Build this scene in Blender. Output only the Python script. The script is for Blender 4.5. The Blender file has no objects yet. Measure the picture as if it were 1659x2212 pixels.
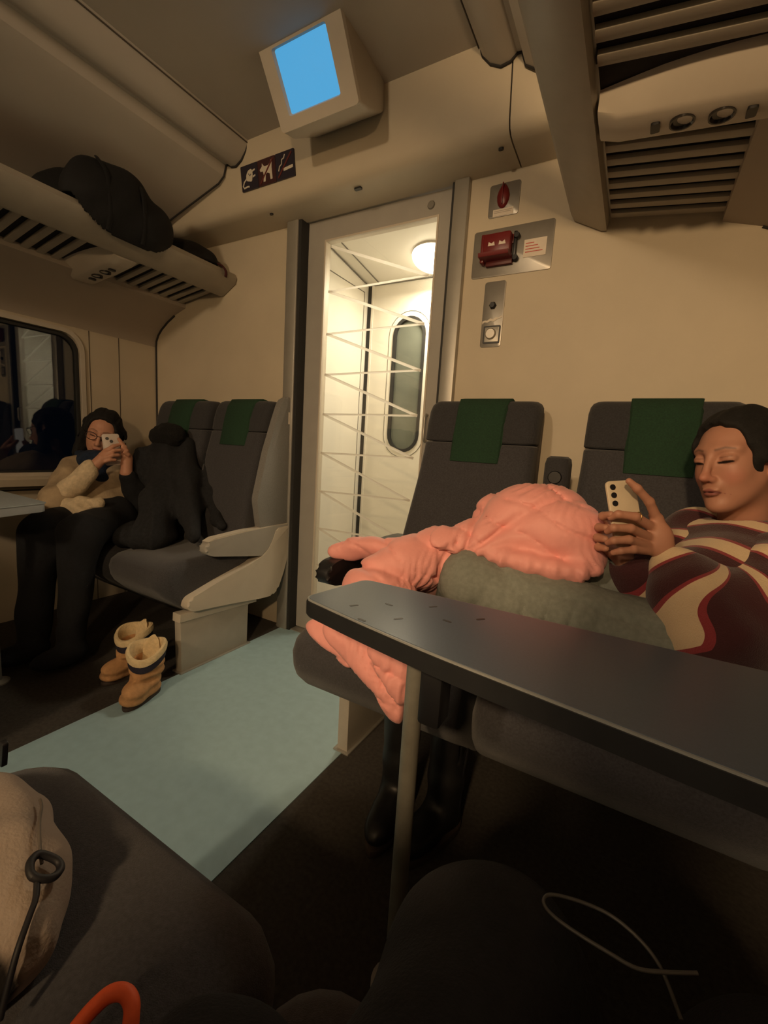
import bpy, bmesh, math, random
import numpy as np
from mathutils import Vector, Matrix

random.seed(7)
S = bpy.context.scene
COL = S.collection

# ---------------------------------------------------------------- camera
cd = bpy.data.cameras.new('camera')
cam = bpy.data.objects.new('camera', cd)
COL.objects.link(cam)
S.camera = cam
cd.sensor_fit = 'VERTICAL'
cd.sensor_height = 36.0
cd.sensor_width = 27.0
cd.lens = 932.57 / 2212 * 36.0
cd.clip_start = 0.01
YAW, PITCH, ROLL = 0.513395, 0.145376, 0.062805
_f = Vector((-math.sin(YAW) * math.cos(PITCH), math.cos(YAW) * math.cos(PITCH), -math.sin(PITCH)))
_r = Vector((math.cos(YAW), math.sin(YAW), 0))
_u = _r.cross(_f)
_r2 = math.cos(ROLL) * _r + math.sin(ROLL) * _u
_u2 = -math.sin(ROLL) * _r + math.cos(ROLL) * _u
cam.matrix_world = Matrix(((_r2.x, _u2.x, -_f.x, 0), (_r2.y, _u2.y, -_f.y, 0), (_r2.z, _u2.z, -_f.z, 1.0), (0, 0, 0, 1)))

# ---------------------------------------------------------------- world, view
w = bpy.data.worlds.new('night')
S.world = w
w.use_nodes = True
w.node_tree.nodes['Background'].inputs[0].default_value = (0.004, 0.006, 0.012, 1)
w.node_tree.nodes['Background'].inputs[1].default_value = 0.25
S.view_settings.view_transform = 'Standard'
S.view_settings.look = 'None'
S.view_settings.exposure = 0.0
S.view_settings.gamma = 1.0
S.view_settings.use_curve_mapping = False

# dim night lamps in the ceiling of the coach (their fixtures are built further down)
LAMP_COL = (1.0, 0.74, 0.46)
NIGHT_LAMP = (-0.95, -2.1, 2.29)
nld = bpy.data.lights.new('night_lamp_light', 'POINT')
nld.energy = 82.0
nld.color = LAMP_COL
nld.shadow_soft_size = 0.09
nlo = bpy.data.objects.new('night_lamp_light', nld)
nlo.location = (NIGHT_LAMP[0], NIGHT_LAMP[1], NIGHT_LAMP[2] - 0.11)
COL.objects.link(nlo)
READ_LAMP = (0.04, -1.02, 1.745)
rld = bpy.data.lights.new('reading_lamp_light', 'SPOT')
rld.energy = 95.0
rld.spot_size = math.radians(112)
rld.spot_blend = 1.0
rld.color = (1.0, 0.66, 0.34)
rld.shadow_soft_size = 0.06
rlo = bpy.data.objects.new('reading_lamp_light', rld)
rlo.location = (READ_LAMP[0], READ_LAMP[1], READ_LAMP[2] - 0.07)
rlo.rotation_euler = (Vector((-0.25, 1.70, 1.05)) - Vector(rlo.location)).to_track_quat('-Z', 'Y').to_euler()
COL.objects.link(rlo)
VEST_LAMP = (-1.035, 2.20, 2.005)
vl = bpy.data.lights.new('vestibule_lamp_light', 'AREA')
vl.shape = 'DISK'
vl.size = 0.22
vl.energy = 9.8
vl.color = (1.0, 0.84, 0.62)
vlo = bpy.data.objects.new('vestibule_lamp_light', vl)
vlo.location = (VEST_LAMP[0], VEST_LAMP[1], VEST_LAMP[2] - 0.085)
COL.objects.link(vlo)

# ---------------------------------------------------------------- helpers
MATS = {}
def mat(name, col, rough=0.6, noise=0.0, nscale=40.0, metal=0.0, bump=0.0, bscale=200.0, emit=None, estr=1.0, spec=0.5, sheen=0.0, col2=None):
    if name in MATS:
        return MATS[name]
    m = bpy.data.materials.new(name)
    m.use_nodes = True
    nt = m.node_tree
    b = nt.nodes['Principled BSDF']
    b.inputs['Roughness'].default_value = rough
    b.inputs['Metallic'].default_value = metal
    b.inputs['Specular IOR Level'].default_value = spec
    if sheen:
        b.inputs['Sheen Weight'].default_value = sheen
    c = (*col, 1)
    b.inputs['Base Color'].default_value = c
    tc = nt.nodes.new('ShaderNodeTexCoord')
    if noise or col2:
        n = nt.nodes.new('ShaderNodeTexNoise')
        n.inputs['Scale'].default_value = nscale
        n.inputs['Detail'].default_value = 4
        nt.links.new(tc.outputs['Object'], n.inputs['Vector'])
        r = nt.nodes.new('ShaderNodeValToRGB')
        r.color_ramp.elements[0].position = 0.3
        r.color_ramp.elements[1].position = 0.7
        lo = col2 if col2 else tuple(x * (1 - noise) for x in col)
        hi = col if col2 else tuple(min(1, x * (1 + noise)) for x in col)
        r.color_ramp.elements[0].color = (*lo, 1)
        r.color_ramp.elements[1].color = (*hi, 1)
        nt.links.new(n.outputs['Fac'], r.inputs['Fac'])
        nt.links.new(r.outputs['Color'], b.inputs['Base Color'])
    if bump:
        n2 = nt.nodes.new('ShaderNodeTexNoise')
        n2.inputs['Scale'].default_value = bscale
        n2.inputs['Detail'].default_value = 3
        nt.links.new(tc.outputs['Object'], n2.inputs['Vector'])
        bp = nt.nodes.new('ShaderNodeBump')
        bp.inputs['Strength'].default_value = bump
        bp.inputs['Distance'].default_value = 0.004
        nt.links.new(n2.outputs['Fac'], bp.inputs['Height'])
        nt.links.new(bp.outputs['Normal'], b.inputs['Normal'])
    if emit:
        b.inputs['Emission Color'].default_value = (*emit, 1)
        b.inputs['Emission Strength'].default_value = estr
    MATS[name] = m
    return m

def glass_mat(name, tint=(1, 1, 1), refl=1.0, ior=1.5):
    m = bpy.data.materials.new(name)
    m.use_nodes = True
    nt = m.node_tree
    for n in list(nt.nodes):
        nt.nodes.remove(n)
    out = nt.nodes.new('ShaderNodeOutputMaterial')
    tr = nt.nodes.new('ShaderNodeBsdfTransparent')
    tr.inputs[0].default_value = (*tint, 1)
    gl = nt.nodes.new('ShaderNodeBsdfGlossy')
    gl.inputs['Roughness'].default_value = 0.015
    gl.inputs['Color'].default_value = (refl, refl, refl, 1)
    lw = nt.nodes.new('ShaderNodeLayerWeight')
    lw.inputs['Blend'].default_value = 0.5
    pw = nt.nodes.new('ShaderNodeMath')
    pw.operation = 'POWER'
    pw.inputs[1].default_value = 5.0
    nt.links.new(lw.outputs['Facing'], pw.inputs[0])
    f0 = ((ior - 1) / (ior + 1)) ** 2
    fr = nt.nodes.new('ShaderNodeMath')
    fr.operation = 'MULTIPLY_ADD'
    fr.inputs[1].default_value = 1 - f0
    fr.inputs[2].default_value = f0
    nt.links.new(pw.outputs[0], fr.inputs[0])
    mx = nt.nodes.new('ShaderNodeMixShader')
    nt.links.new(fr.outputs[0], mx.inputs[0])
    nt.links.new(tr.outputs[0], mx.inputs[1])
    nt.links.new(gl.outputs[0], mx.inputs[2])
    nt.links.new(mx.outputs[0], out.inputs[0])
    MATS[name] = m
    return m

def link(name, me, m, parent=None):
    o = bpy.data.objects.new(name, me)
    COL.objects.link(o)
    if m is not None:
        me.materials.append(m)
    if parent is not None:
        o.parent = parent
    return o

def empty(name, loc=(0, 0, 0)):
    o = bpy.data.objects.new(name, None)
    o.empty_display_size = 0.05
    o.location = loc
    COL.objects.link(o)
    return o

def tag(o, label=None, cat=None, group=None, kind=None):
    if label:
        o['label'] = label
    if cat:
        o['category'] = cat
    if group:
        o['group'] = group
    if kind:
        o['kind'] = kind
    return o

def thing(name, label, cat, loc=(0, 0, 0), group=None):
    return tag(empty(name, loc), label, cat, group)

def from_bm(name, bm, m, parent=None, smooth=False, angle=None):
    bmesh.ops.recalc_face_normals(bm, faces=bm.faces)
    me = bpy.data.meshes.new(name)
    bm.to_mesh(me)
    bm.free()
    if smooth:
        for p in me.polygons:
            p.use_smooth = True
        if angle:
            try:
                me.set_sharp_from_angle(angle=math.radians(angle))
            except Exception:
                pass
    return link(name, me, m, parent)

def bev(bm, width, seg=2, edges=None):
    if width > 0:
        bmesh.ops.bevel(bm, geom=list(edges if edges is not None else bm.edges), offset=width, segments=seg, affect='EDGES', profile=0.5)

def bm_box(lo, hi, bm=None):
    bm = bm or bmesh.new()
    v = [bm.verts.new((x, y, z)) for x in (lo[0], hi[0]) for y in (lo[1], hi[1]) for z in (lo[2], hi[2])]
    for f in ((0, 1, 3, 2), (4, 6, 7, 5), (0, 4, 5, 1), (2, 3, 7, 6), (0, 2, 6, 4), (1, 5, 7, 3)):
        bm.faces.new([v[i] for i in f])
    return bm

def box(name, lo, hi, m, parent=None, bevel=0.0, seg=2):
    bm = bm_box(lo, hi)
    bev(bm, bevel, seg)
    return from_bm(name, bm, m, parent, smooth=bevel > 0, angle=35)

def prism(name, poly, axis, a, b, m, parent=None, bevel=0.0, seg=2, smooth=True):
    """polygon in the plane across axis, extruded from a to b. axis 0: (y,z); 1: (x,z); 2: (x,y)"""
    bm = bmesh.new()
    def pt(p, t):
        return (t, p[0], p[1]) if axis == 0 else ((p[0], t, p[1]) if axis == 1 else (p[0], p[1], t))
    va = [bm.verts.new(pt(p, a)) for p in poly]
    vb = [bm.verts.new(pt(p, b)) for p in poly]
    n = len(poly)
    bm.faces.new(va)
    bm.faces.new(vb[::-1])
    for i in range(n):
        bm.faces.new((va[i], vb[i], vb[(i + 1) % n], va[(i + 1) % n]))
    if bevel:
        caps = [e for e in bm.edges if (e.verts[0] in va and e.verts[1] in va) or (e.verts[0] in vb and e.verts[1] in vb)]
        bev(bm, bevel, seg, caps)
    return from_bm(name, bm, m, parent, smooth=smooth, angle=35)

def rrect(w_, h_, r, n=5, cx=0, cy=0):
    pts = []
    for (sx, sy, a0) in ((1, 1, 0), (-1, 1, 90), (-1, -1, 180), (1, -1, 270)):
        for i in range(n + 1):
            a = math.radians(a0 + 90 * i / n)
            pts.append((cx + sx * (w_ / 2 - r) + r * math.cos(a), cy + sy * (h_ / 2 - r) + r * math.sin(a)))
    return pts

def round_poly(poly, rad, n=4):
    """round the corners of a polygon; rad number or list"""
    out = []
    N = len(poly)
    for i in range(N):
        p0, p1, p2 = (Vector(poly[i - 1]), Vector(poly[i]), Vector(poly[(i + 1) % N]))
        r = rad[i] if isinstance(rad, (list, tuple)) else rad
        d0, d2 = p0 - p1, p2 - p1
        r = min(r, d0.length * 0.49, d2.length * 0.49)
        if r <= 1e-5:
            out.append(tuple(p1))
            continue
        a, c = p1 + d0.normalized() * r, p1 + d2.normalized() * r
        for k in range(n + 1):
            t = k / n
            q = a * (1 - t) ** 2 + p1 * 2 * t * (1 - t) + c * t * t
            out.append(tuple(q))
    return out

def loft(name, rings, m, parent=None, cap=True, smooth=True, angle=40, closed=True):
    bm = bmesh.new()
    R = [[bm.verts.new(p) for p in r] for r in rings]
    n = len(R[0])
    for i in range(len(R) - 1):
        for j in range(n if closed else n - 1):
            k = (j + 1) % n
            bm.faces.new((R[i][j], R[i][k], R[i + 1][k], R[i + 1][j]))
    if cap and closed:
        bm.faces.new(R[0][::-1])
        bm.faces.new(R[-1])
    return from_bm(name, bm, m, parent, smooth=smooth, angle=angle)

def smooth_path(pts, n=8, closed=False):
    P_ = [Vector(p) for p in pts]
    out = []
    N = len(P_)
    rng = N if closed else N - 1
    for i in range(rng):
        if closed:
            p0, p1, p2, p3 = P_[i - 1], P_[i], P_[(i + 1) % N], P_[(i + 2) % N]
        else:
            p0, p1, p2, p3 = P_[max(i - 1, 0)], P_[i], P_[i + 1], P_[min(i + 2, N - 1)]
        for k in range(n):
            t = k / n
            out.append(0.5 * ((2 * p1) + (-p0 + p2) * t + (2 * p0 - 5 * p1 + 4 * p2 - p3) * t * t + (-p0 + 3 * p1 - 3 * p2 + p3) * t ** 3))
    if not closed:
        out.append(P_[-1])
    return out

def tube(name, pts, rad, m, parent=None, seg=10, closed=False, flat=1.0):
    P_ = [Vector(p) for p in pts]
    N = len(P_)
    rings = []
    up = Vector((0, 0, 1))
    prev = None
    for i in range(N):
        if closed:
            d = (P_[(i + 1) % N] - P_[i - 1]).normalized()
        else:
            d = (P_[min(i + 1, N - 1)] - P_[max(i - 1, 0)]).normalized()
        if prev is None:
            a = d.cross(up)
            if a.length < 1e-3:
                a = d.cross(Vector((1, 0, 0)))
            a.normalize()
        else:
            a = (prev - d * prev.dot(d)).normalized()
        prev = a
        b = d.cross(a)
        r = rad[i] if isinstance(rad, (list, tuple)) else rad
        rings.append([tuple(P_[i] + a * (math.cos(t) * r) + b * (math.sin(t) * r * flat)) for t in (2 * math.pi * k / seg for k in range(seg))])
    if closed:
        rings.append(rings[0])
    return loft(name, rings, m, parent, cap=not closed, angle=60)

def lathe(name, prof, m, parent=None, seg=24, center=(0, 0, 0), axis='z', arc=1.0):
    """profile of (radius, height)"""
    rings = []
    for r, h in prof:
        ring = []
        for k in range(seg):
            a = 2 * math.pi * k / seg
            x, y = r * math.cos(a), r * math.sin(a)
            p = (x, y, h) if axis == 'z' else ((x, h, y) if axis == 'y' else (h, x, y))
            ring.append((p[0] + center[0], p[1] + center[1], p[2] + center[2]))
        rings.append(ring)
    return loft(name, rings, m, parent, cap=True, angle=40)

def copy_tree(o, parent=None):
    c = o.copy()
    COL.objects.link(c)
    c.parent = parent
    for ch in list(o.children):
        copy_tree(ch, c)
    return c

# ---------------------------------------------------------------- signed-distance modelling for soft and organic shapes
class SDF:
    def __init__(s, lo, hi, h):
        s.h = h
        s.lo = np.array(lo, np.float32)
        s.n = np.ceil((np.array(hi) - s.lo) / h).astype(int) + 1
        s.d = np.full(tuple(s.n), 1.0, np.float32)
    def _sl(s, lo, hi):
        a = np.clip(np.floor((np.array(lo) - s.lo) / s.h).astype(int), 0, s.n)
        b = np.clip(np.ceil((np.array(hi) - s.lo) / s.h).astype(int) + 1, 0, s.n)
        if np.any(b <= a):
            return None, None
        sl = tuple(slice(a[i], b[i]) for i in range(3))
        ax = [s.lo[i] + s.h * np.arange(a[i], b[i], dtype=np.float32) for i in range(3)]
        P = np.stack(np.meshgrid(*ax, indexing='ij'), -1)
        return sl, P
    def op(s, fn, lo, hi, k=0.0, mode='u', pad=0.02):
        sl, P = s._sl(np.array(lo) - pad - k, np.array(hi) + pad + k)
        if sl is None:
            return s
        b = fn(P).astype(np.float32)
        a = s.d[sl]
        if mode == 'u':
            if k > 0:
                hh = np.clip(0.5 + 0.5 * (a - b) / k, 0, 1)
                r = a * (1 - hh) + b * hh - k * hh * (1 - hh)
            else:
                r = np.minimum(a, b)
        else:
            if k > 0:
                hh = np.clip(0.5 - 0.5 * (a + b) / k, 0, 1)
                r = a * (1 - hh) - b * hh + k * hh * (1 - hh)
            else:
                r = np.maximum(a, -b)
        s.d[sl] = r
        return s
    def ell(s, c, r, k=0.0, mode='u', R=None):
        c = np.array(c, np.float32)
        r = np.array(r, np.float32)
        e = float(max(r))
        ext = r if R is None else np.full(3, e)
        def fn(P):
            q = P - c
            if R is not None:
                q = q @ np.array(R, np.float32)
            k0 = np.linalg.norm(q / r, axis=-1)
            k1 = np.linalg.norm(q / (r * r), axis=-1) + 1e-6
            return k0 * (k0 - 1.0) / k1
        return s.op(fn, c - ext, c + ext, k, mode)
    def cap(s, a, b, ra, rb=None, k=0.0, mode='u'):
        a = np.array(a, np.float32)
        b = np.array(b, np.float32)
        rb = ra if rb is None else rb
        m_ = max(ra, rb)
        ab = b - a
        L2 = float(ab @ ab) + 1e-9
        def fn(P):
            t = np.clip(((P - a) @ ab) / L2, 0, 1)
            return np.linalg.norm(P - a - t[..., None] * ab, axis=-1) - (ra + (rb - ra) * t)
        return s.op(fn, np.minimum(a, b) - m_, np.maximum(a, b) + m_, k, mode)
    def chain(s, pts, rads, k=0.01):
        for i in range(len(pts) - 1):
            s.cap(pts[i], pts[i + 1], rads[i], rads[i + 1], k)
        return s
    def displace(s, fn):
        """fn of points, applied near the surface only"""
        m_ = np.abs(s.d) < 0.06
        idx = np.argwhere(m_)
        if len(idx):
            P = s.lo + s.h * idx
            s.d[m_] += fn(P).astype(np.float32)
        return s
    def mesh(s):
        d = s.d
        ins = d < 0
        n = s.n
        c = np.zeros(tuple(n - 1), np.uint8)
        for i in (0, 1):
            for j in (0, 1):
                for k in (0, 1):
                    c += ins[i:n[0] - 1 + i, j:n[1] - 1 + j, k:n[2] - 1 + k]
        act = (c > 0) & (c < 8)
        idx = np.argwhere(act)
        vid = np.full(tuple(n - 1), -1, np.int64)
        vid[act] = np.arange(len(idx))
        offs = np.array([(i, j, k) for i in (0, 1) for j in (0, 1) for k in (0, 1)])
        vals = np.stack([d[idx[:, 0] + o[0], idx[:, 1] + o[1], idx[:, 2] + o[2]] for o in offs], 1)
        acc = np.zeros((len(idx), 3))
        cnt = np.zeros(len(idx))
        for a in range(8):
            for b in range(a + 1, 8):
                if np.abs(offs[a] - offs[b]).sum() != 1:
                    continue
                va, vb = vals[:, a], vals[:, b]
                x = (va < 0) != (vb < 0)
                t = np.where(x, va / np.where(x, va - vb, 1), 0)
                acc[x] += offs[a] + t[x, None] * (offs[b] - offs[a])
                cnt[x] += 1
        V = s.lo + s.h * (idx + acc / cnt[:, None])
        F = []
        for ax in range(3):
            o1, o2 = (ax + 1) % 3, (ax + 2) % 3
            sa = [slice(None)] * 3
            sb = [slice(None)] * 3
            sa[ax] = slice(0, n[ax] - 1)
            sb[ax] = slice(1, n[ax])
            A, B = ins[tuple(sa)], ins[tuple(sb)]
            e = np.argwhere(A != B)
            e = e[(e[:, o1] > 0) & (e[:, o2] > 0) & (e[:, o1] < n[o1] - 1) & (e[:, o2] < n[o2] - 1)]
            if not len(e):
                continue
            flip = A[e[:, 0], e[:, 1], e[:, 2]]
            def vv(d1, d2):
                q = e.copy()
                q[:, o1] -= d1
                q[:, o2] -= d2
                return vid[q[:, 0], q[:, 1], q[:, 2]]
            q = np.stack([vv(1, 1), vv(0, 1), vv(0, 0), vv(1, 0)], 1)
            q[~flip] = q[~flip][:, ::-1]
            F.append(q)
        F = np.concatenate(F) if F else np.zeros((0, 4), int)
        F = F[(F >= 0).all(1)]
        return V, F

def relax(V, F, it=2, lam=0.5):
    for _ in range(it):
        acc = np.zeros_like(V)
        cnt = np.zeros(len(V))
        for a in range(4):
            b = (a + 1) % 4
            np.add.at(acc, F[:, a], V[F[:, b]])
            np.add.at(cnt, F[:, a], 1)
            np.add.at(acc, F[:, b], V[F[:, a]])
            np.add.at(cnt, F[:, b], 1)
        ok = cnt > 0
        V[ok] += lam * (acc[ok] / cnt[ok, None] - V[ok])
    return V

def nmesh(name, V, F, m, parent=None, attrs=None, colors=None):
    me = bpy.data.meshes.new(name)
    me.vertices.add(len(V))
    me.vertices.foreach_set('co', V.astype(np.float32).ravel())
    me.loops.add(F.size)
    me.loops.foreach_set('vertex_index', F.astype(np.int32).ravel())
    me.polygons.add(len(F))
    me.polygons.foreach_set('loop_start', (np.arange(len(F)) * F.shape[1]).astype(np.int32))
    me.polygons.foreach_set('use_smooth', np.ones(len(F), bool))
    me.update(calc_edges=True)
    for k, v in (attrs or {}).items():
        a = me.attributes.new(k, 'FLOAT', 'POINT')
        a.data.foreach_set('value', np.asarray(v, np.float32))
    if colors is not None:
        a = me.color_attributes.new('col', 'FLOAT_COLOR', 'POINT')
        cc = np.ones((len(V), 4), np.float32)
        cc[:, :3] = colors
        a.data.foreach_set('color', cc.ravel())
    me.validate()
    return link(name, me, m, parent)

def soft(name, g, m, parent=None, it=2, **kw):
    V, F = g.mesh()
    V = relax(V, F, it)
    return nmesh(name, V, F, m, parent, **kw)

_rng = np.random.RandomState(3)
def wrinkles(P, freq, amp, seed=0, stretch=(1, 1, 1), n=7):
    r = np.random.RandomState(seed)
    out = np.zeros(P.shape[:-1])
    Q = P * np.array(stretch)
    for i in range(n):
        d = r.normal(size=3)
        d /= np.linalg.norm(d)
        f = freq * (0.6 + 0.9 * r.rand())
        w2 = r.normal(size=3) * freq * 0.35
        out += np.sin((Q @ d) * f + r.rand() * 6.28 + 1.3 * np.sin(Q @ w2 + r.rand() * 6))
    return out * amp / n ** 0.5

def creases(P, freq, amp, seed=0, n=5, stretch=(1, 1, 1)):
    r = np.random.RandomState(seed)
    Q = P * np.array(stretch)
    out = np.zeros(P.shape[:-1])
    for i in range(n):
        d = r.normal(size=3)
        d /= np.linalg.norm(d)
        w2 = r.normal(size=3) * freq * 0.30
        w3 = r.normal(size=3) * freq * 0.45
        ph = (Q @ d) * freq * (0.7 + 0.7 * r.rand()) + r.rand() * 6.28 + 1.5 * np.sin(Q @ w2 + r.rand() * 6)
        ridge = (1 - np.abs(np.sin(ph))) ** 3
        mask = np.clip(np.sin(Q @ w3 + r.rand() * 6.28), 0, 1)
        out -= ridge * mask
    return out * amp

def attr_mat(name, rough=0.6, spec=0.4, sub=0.0, bump=0.0, bscale=300):
    m = bpy.data.materials.new(name)
    m.use_nodes = True
    nt = m.node_tree
    b = nt.nodes['Principled BSDF']
    a = nt.nodes.new('ShaderNodeAttribute')
    a.attribute_name = 'col'
    nt.links.new(a.outputs['Color'], b.inputs['Base Color'])
    b.inputs['Roughness'].default_value = rough
    b.inputs['Specular IOR Level'].default_value = spec
    if sub:
        b.inputs['Subsurface Weight'].default_value = sub
        b.inputs['Subsurface Radius'].default_value = (0.01, 0.004, 0.002)
        b.inputs['Subsurface Scale'].default_value = 1.0
    if bump:
        tc = nt.nodes.new('ShaderNodeTexCoord')
        n2 = nt.nodes.new('ShaderNodeTexNoise')
        n2.inputs['Scale'].default_value = bscale
        nt.links.new(tc.outputs['Object'], n2.inputs['Vector'])
        bp = nt.nodes.new('ShaderNodeBump')
        bp.inputs['Strength'].default_value = bump
        bp.inputs['Distance'].default_value = 0.003
        nt.links.new(n2.outputs['Fac'], bp.inputs['Height'])
        nt.links.new(bp.outputs['Normal'], b.inputs['Normal'])
    MATS[name] = m
    return m

# ---------------------------------------------------------------- materials
WALL = mat('cream_laminate', (0.56, 0.485, 0.37), 0.55, noise=0.035, nscale=6, bump=0.05, bscale=350)
CEIL = mat('ceiling_panel_paint', (0.52, 0.47, 0.41), 0.6, noise=0.03, nscale=5, bump=0.04, bscale=300)
COVE = mat('cove_panel', (0.40, 0.34, 0.28), 0.6, noise=0.03, nscale=5)
GAP = mat('dark_joint', (0.03, 0.027, 0.025), 0.8, noise=0.1)
CARPET = mat('brown_grey_carpet', (0.048, 0.042, 0.036), 0.95, noise=0.25, nscale=90, bump=0.3, bscale=500)
LINO = mat('teal_linoleum', (0.33, 0.49, 0.56), 0.5, noise=0.05, nscale=30, bump=0.03, bscale=400)
ALU = mat('brushed_aluminium', (0.42, 0.40, 0.36), 0.45, metal=0.55, noise=0.05, nscale=12)
STEEL = mat('stainless_plate', (0.34, 0.32, 0.29), 0.38, metal=0.7, noise=0.06, nscale=20)
WHITE = mat('vestibule_white', (0.82, 0.79, 0.72), 0.5, noise=0.02, nscale=4)
PVC = mat('cream_plastic', (0.56, 0.50, 0.42), 0.45, noise=0.03, nscale=10)
PVC2 = mat('warm_grey_plastic', (0.36, 0.34, 0.31), 0.45, noise=0.04, nscale=10)
RACKM = mat('rack_grey_beige', (0.38, 0.34, 0.28), 0.5, noise=0.05, nscale=15)
FABRIC = mat('charcoal_seat_fabric', (0.046, 0.045, 0.052), 0.9, noise=0.25, nscale=220, bump=0.35, bscale=700, sheen=0.15)
FABRIC2 = mat('charcoal_headrest_fabric', (0.032, 0.032, 0.037), 0.9, noise=0.25, nscale=220, bump=0.35, bscale=700, sheen=0.12)
GREEN = mat('dark_green_cloth', (0.012, 0.044, 0.021), 0.9, noise=0.2, nscale=200, bump=0.3, bscale=600)
SHELL = mat('grey_shell_plastic', (0.22, 0.215, 0.21), 0.55, noise=0.15, nscale=300)
BLACKP = mat('black_plastic', (0.012, 0.012, 0.014), 0.4, noise=0.1)
RUBBER = mat('black_rubber', (0.02, 0.02, 0.02), 0.65, noise=0.1)
RED = mat('red_plastic', (0.15, 0.012, 0.013), 0.35, noise=0.08, nscale=60)
LABELW = mat('label_white', (0.72, 0.64, 0.55), 0.6, noise=0.04)
REDINK = mat('red_print', (0.55, 0.12, 0.10), 0.7, noise=0.05)
FILM = bpy.data.materials.new('frosted_film')
FILM.use_nodes = True
_nt = FILM.node_tree
_b = _nt.nodes['Principled BSDF']
_b.inputs['Base Color'].default_value = (0.66, 0.62, 0.55, 1)
_b.inputs['Roughness'].default_value = 0.8
_t = _nt.nodes.new('ShaderNodeBsdfTranslucent')
_t.inputs[0].default_value = (0.9, 0.88, 0.84, 1)
_m = _nt.nodes.new('ShaderNodeMixShader')
_m.inputs[0].default_value = 0.42
_nt.links.new(_b.outputs[0], _m.inputs[1])
_nt.links.new(_t.outputs[0], _m.inputs[2])
_nt.links.new(_m.outputs[0], _nt.nodes['Material Output'].inputs[0])
GLASS = glass_mat('clear_glass', (0.96, 0.97, 0.95))
# ================================================================ the coach shell
XM = -1.13            # centre line of the coach
YE = 1.726            # inner face of the end wall
YB = -4.6             # far end of the coach behind the camera
def mx(x):
    return 2 * XM - x

def plate_hole(name, outer, inner, axis, a, b, m, parent=None):
    bm = bmesh.new()
    def pt(p, t):
        return (t, p[0], p[1]) if axis == 0 else ((p[0], t, p[1]) if axis == 1 else (p[0], p[1], t))
    lay = []
    for t in (a, b):
        vo = [bm.verts.new(pt(p, t)) for p in outer]
        vi = [bm.verts.new(pt(p, t)) for p in inner]
        es = [bm.edges.new((v[i], v[(i + 1) % len(v)])) for v in (vo, vi) for i in range(len(v))]
        bmesh.ops.triangle_fill(bm, use_beauty=True, use_dissolve=False, edges=es)
        lay.append((vo, vi))
    for q in (0, 1):
        A, B = lay[0][q], lay[1][q]
        for i in range(len(A)):
            j = (i + 1) % len(A)
            bm.faces.new((A[i], A[j], B[j], B[i]))
    return from_bm(name, bm, m, parent, smooth=True, angle=30)

def ring_prism(name, outer, inner, axis, a, b, m, parent=None):
    """frame between two outlines with equal point counts"""
    bm = bmesh.new()
    def pt(p, t):
        return (t, p[0], p[1]) if axis == 0 else ((p[0], t, p[1]) if axis == 1 else (p[0], p[1], t))
    L = [[bm.verts.new(pt(p, t)) for p in o] for t in (a, b) for o in (outer, inner)]
    n = len(outer)
    for (A, B) in ((L[0], L[1]), (L[2], L[3]), (L[0], L[2]), (L[1], L[3])):
        for i in range(n):
            j = (i + 1) % n
            bm.faces.new((A[i], A[j], B[j], B[i]))
    return from_bm(name, bm, m, parent, smooth=True, angle=30)

def structure(o):
    o['kind'] = 'structure'
    return o

# floor ----------------------------------------------------------
fl = structure(box('floor', (-2.75, YB, -0.06), (0.49, 2.45, 0.0), CARPET))
box('aisle_linoleum', (-1.555, YB, -0.001), (-0.712, 1.70, 0.003), LINO, fl)
box('threshold_plate', (-1.60, 1.70, -0.001), (-0.68, 1.80, 0.007), ALU, fl, 0.002)
box('vestibule_floor_mat', (-1.55, 1.80, -0.001), (-0.35, 2.40, 0.004), mat('grey_vestibule_mat', (0.30, 0.29, 0.27), 0.9, noise=0.1, nscale=80), fl)

# ceiling --------------------------------------------------------
cprof_l = [(-1.655, 2.31), (-1.672, 2.275), (-1.70, 2.245), (-1.735, 2.228), (-1.765, 2.232), (-1.785, 2.248), (-1.80, 2.246), (-1.815, 2.205), (-1.85, 2.182), (-2.21, 2.094), (-2.45, 2.02), (-2.60, 1.93)]
cprof = cprof_l[::-1] + [(mx(x), z) for x, z in cprof_l]
cpoly = cprof + [(mx(-2.60) + 0.12, 2.45), (-2.72, 2.45)]
ceil = structure(prism('ceiling', cpoly, 1, YB, YE + 0.05, CEIL))
# joints in the ceiling lining
tube('panel_joint', [(-0.603, YB, 2.300), (-0.603, 1.5, 2.300)], 0.0025, mat('brown_joint', (0.10, 0.08, 0.06), 0.8), ceil, 6)
tube('panel_joint', [(mx(-0.603), YB, 2.300), (mx(-0.603), 1.5, 2.300)], 0.0025, MATS['brown_joint'], ceil, 6)
tube('panel_joint', [(x, 1.507, z - 0.001) for x, z in cprof], 0.0045, GAP, ceil, 6)

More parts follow.
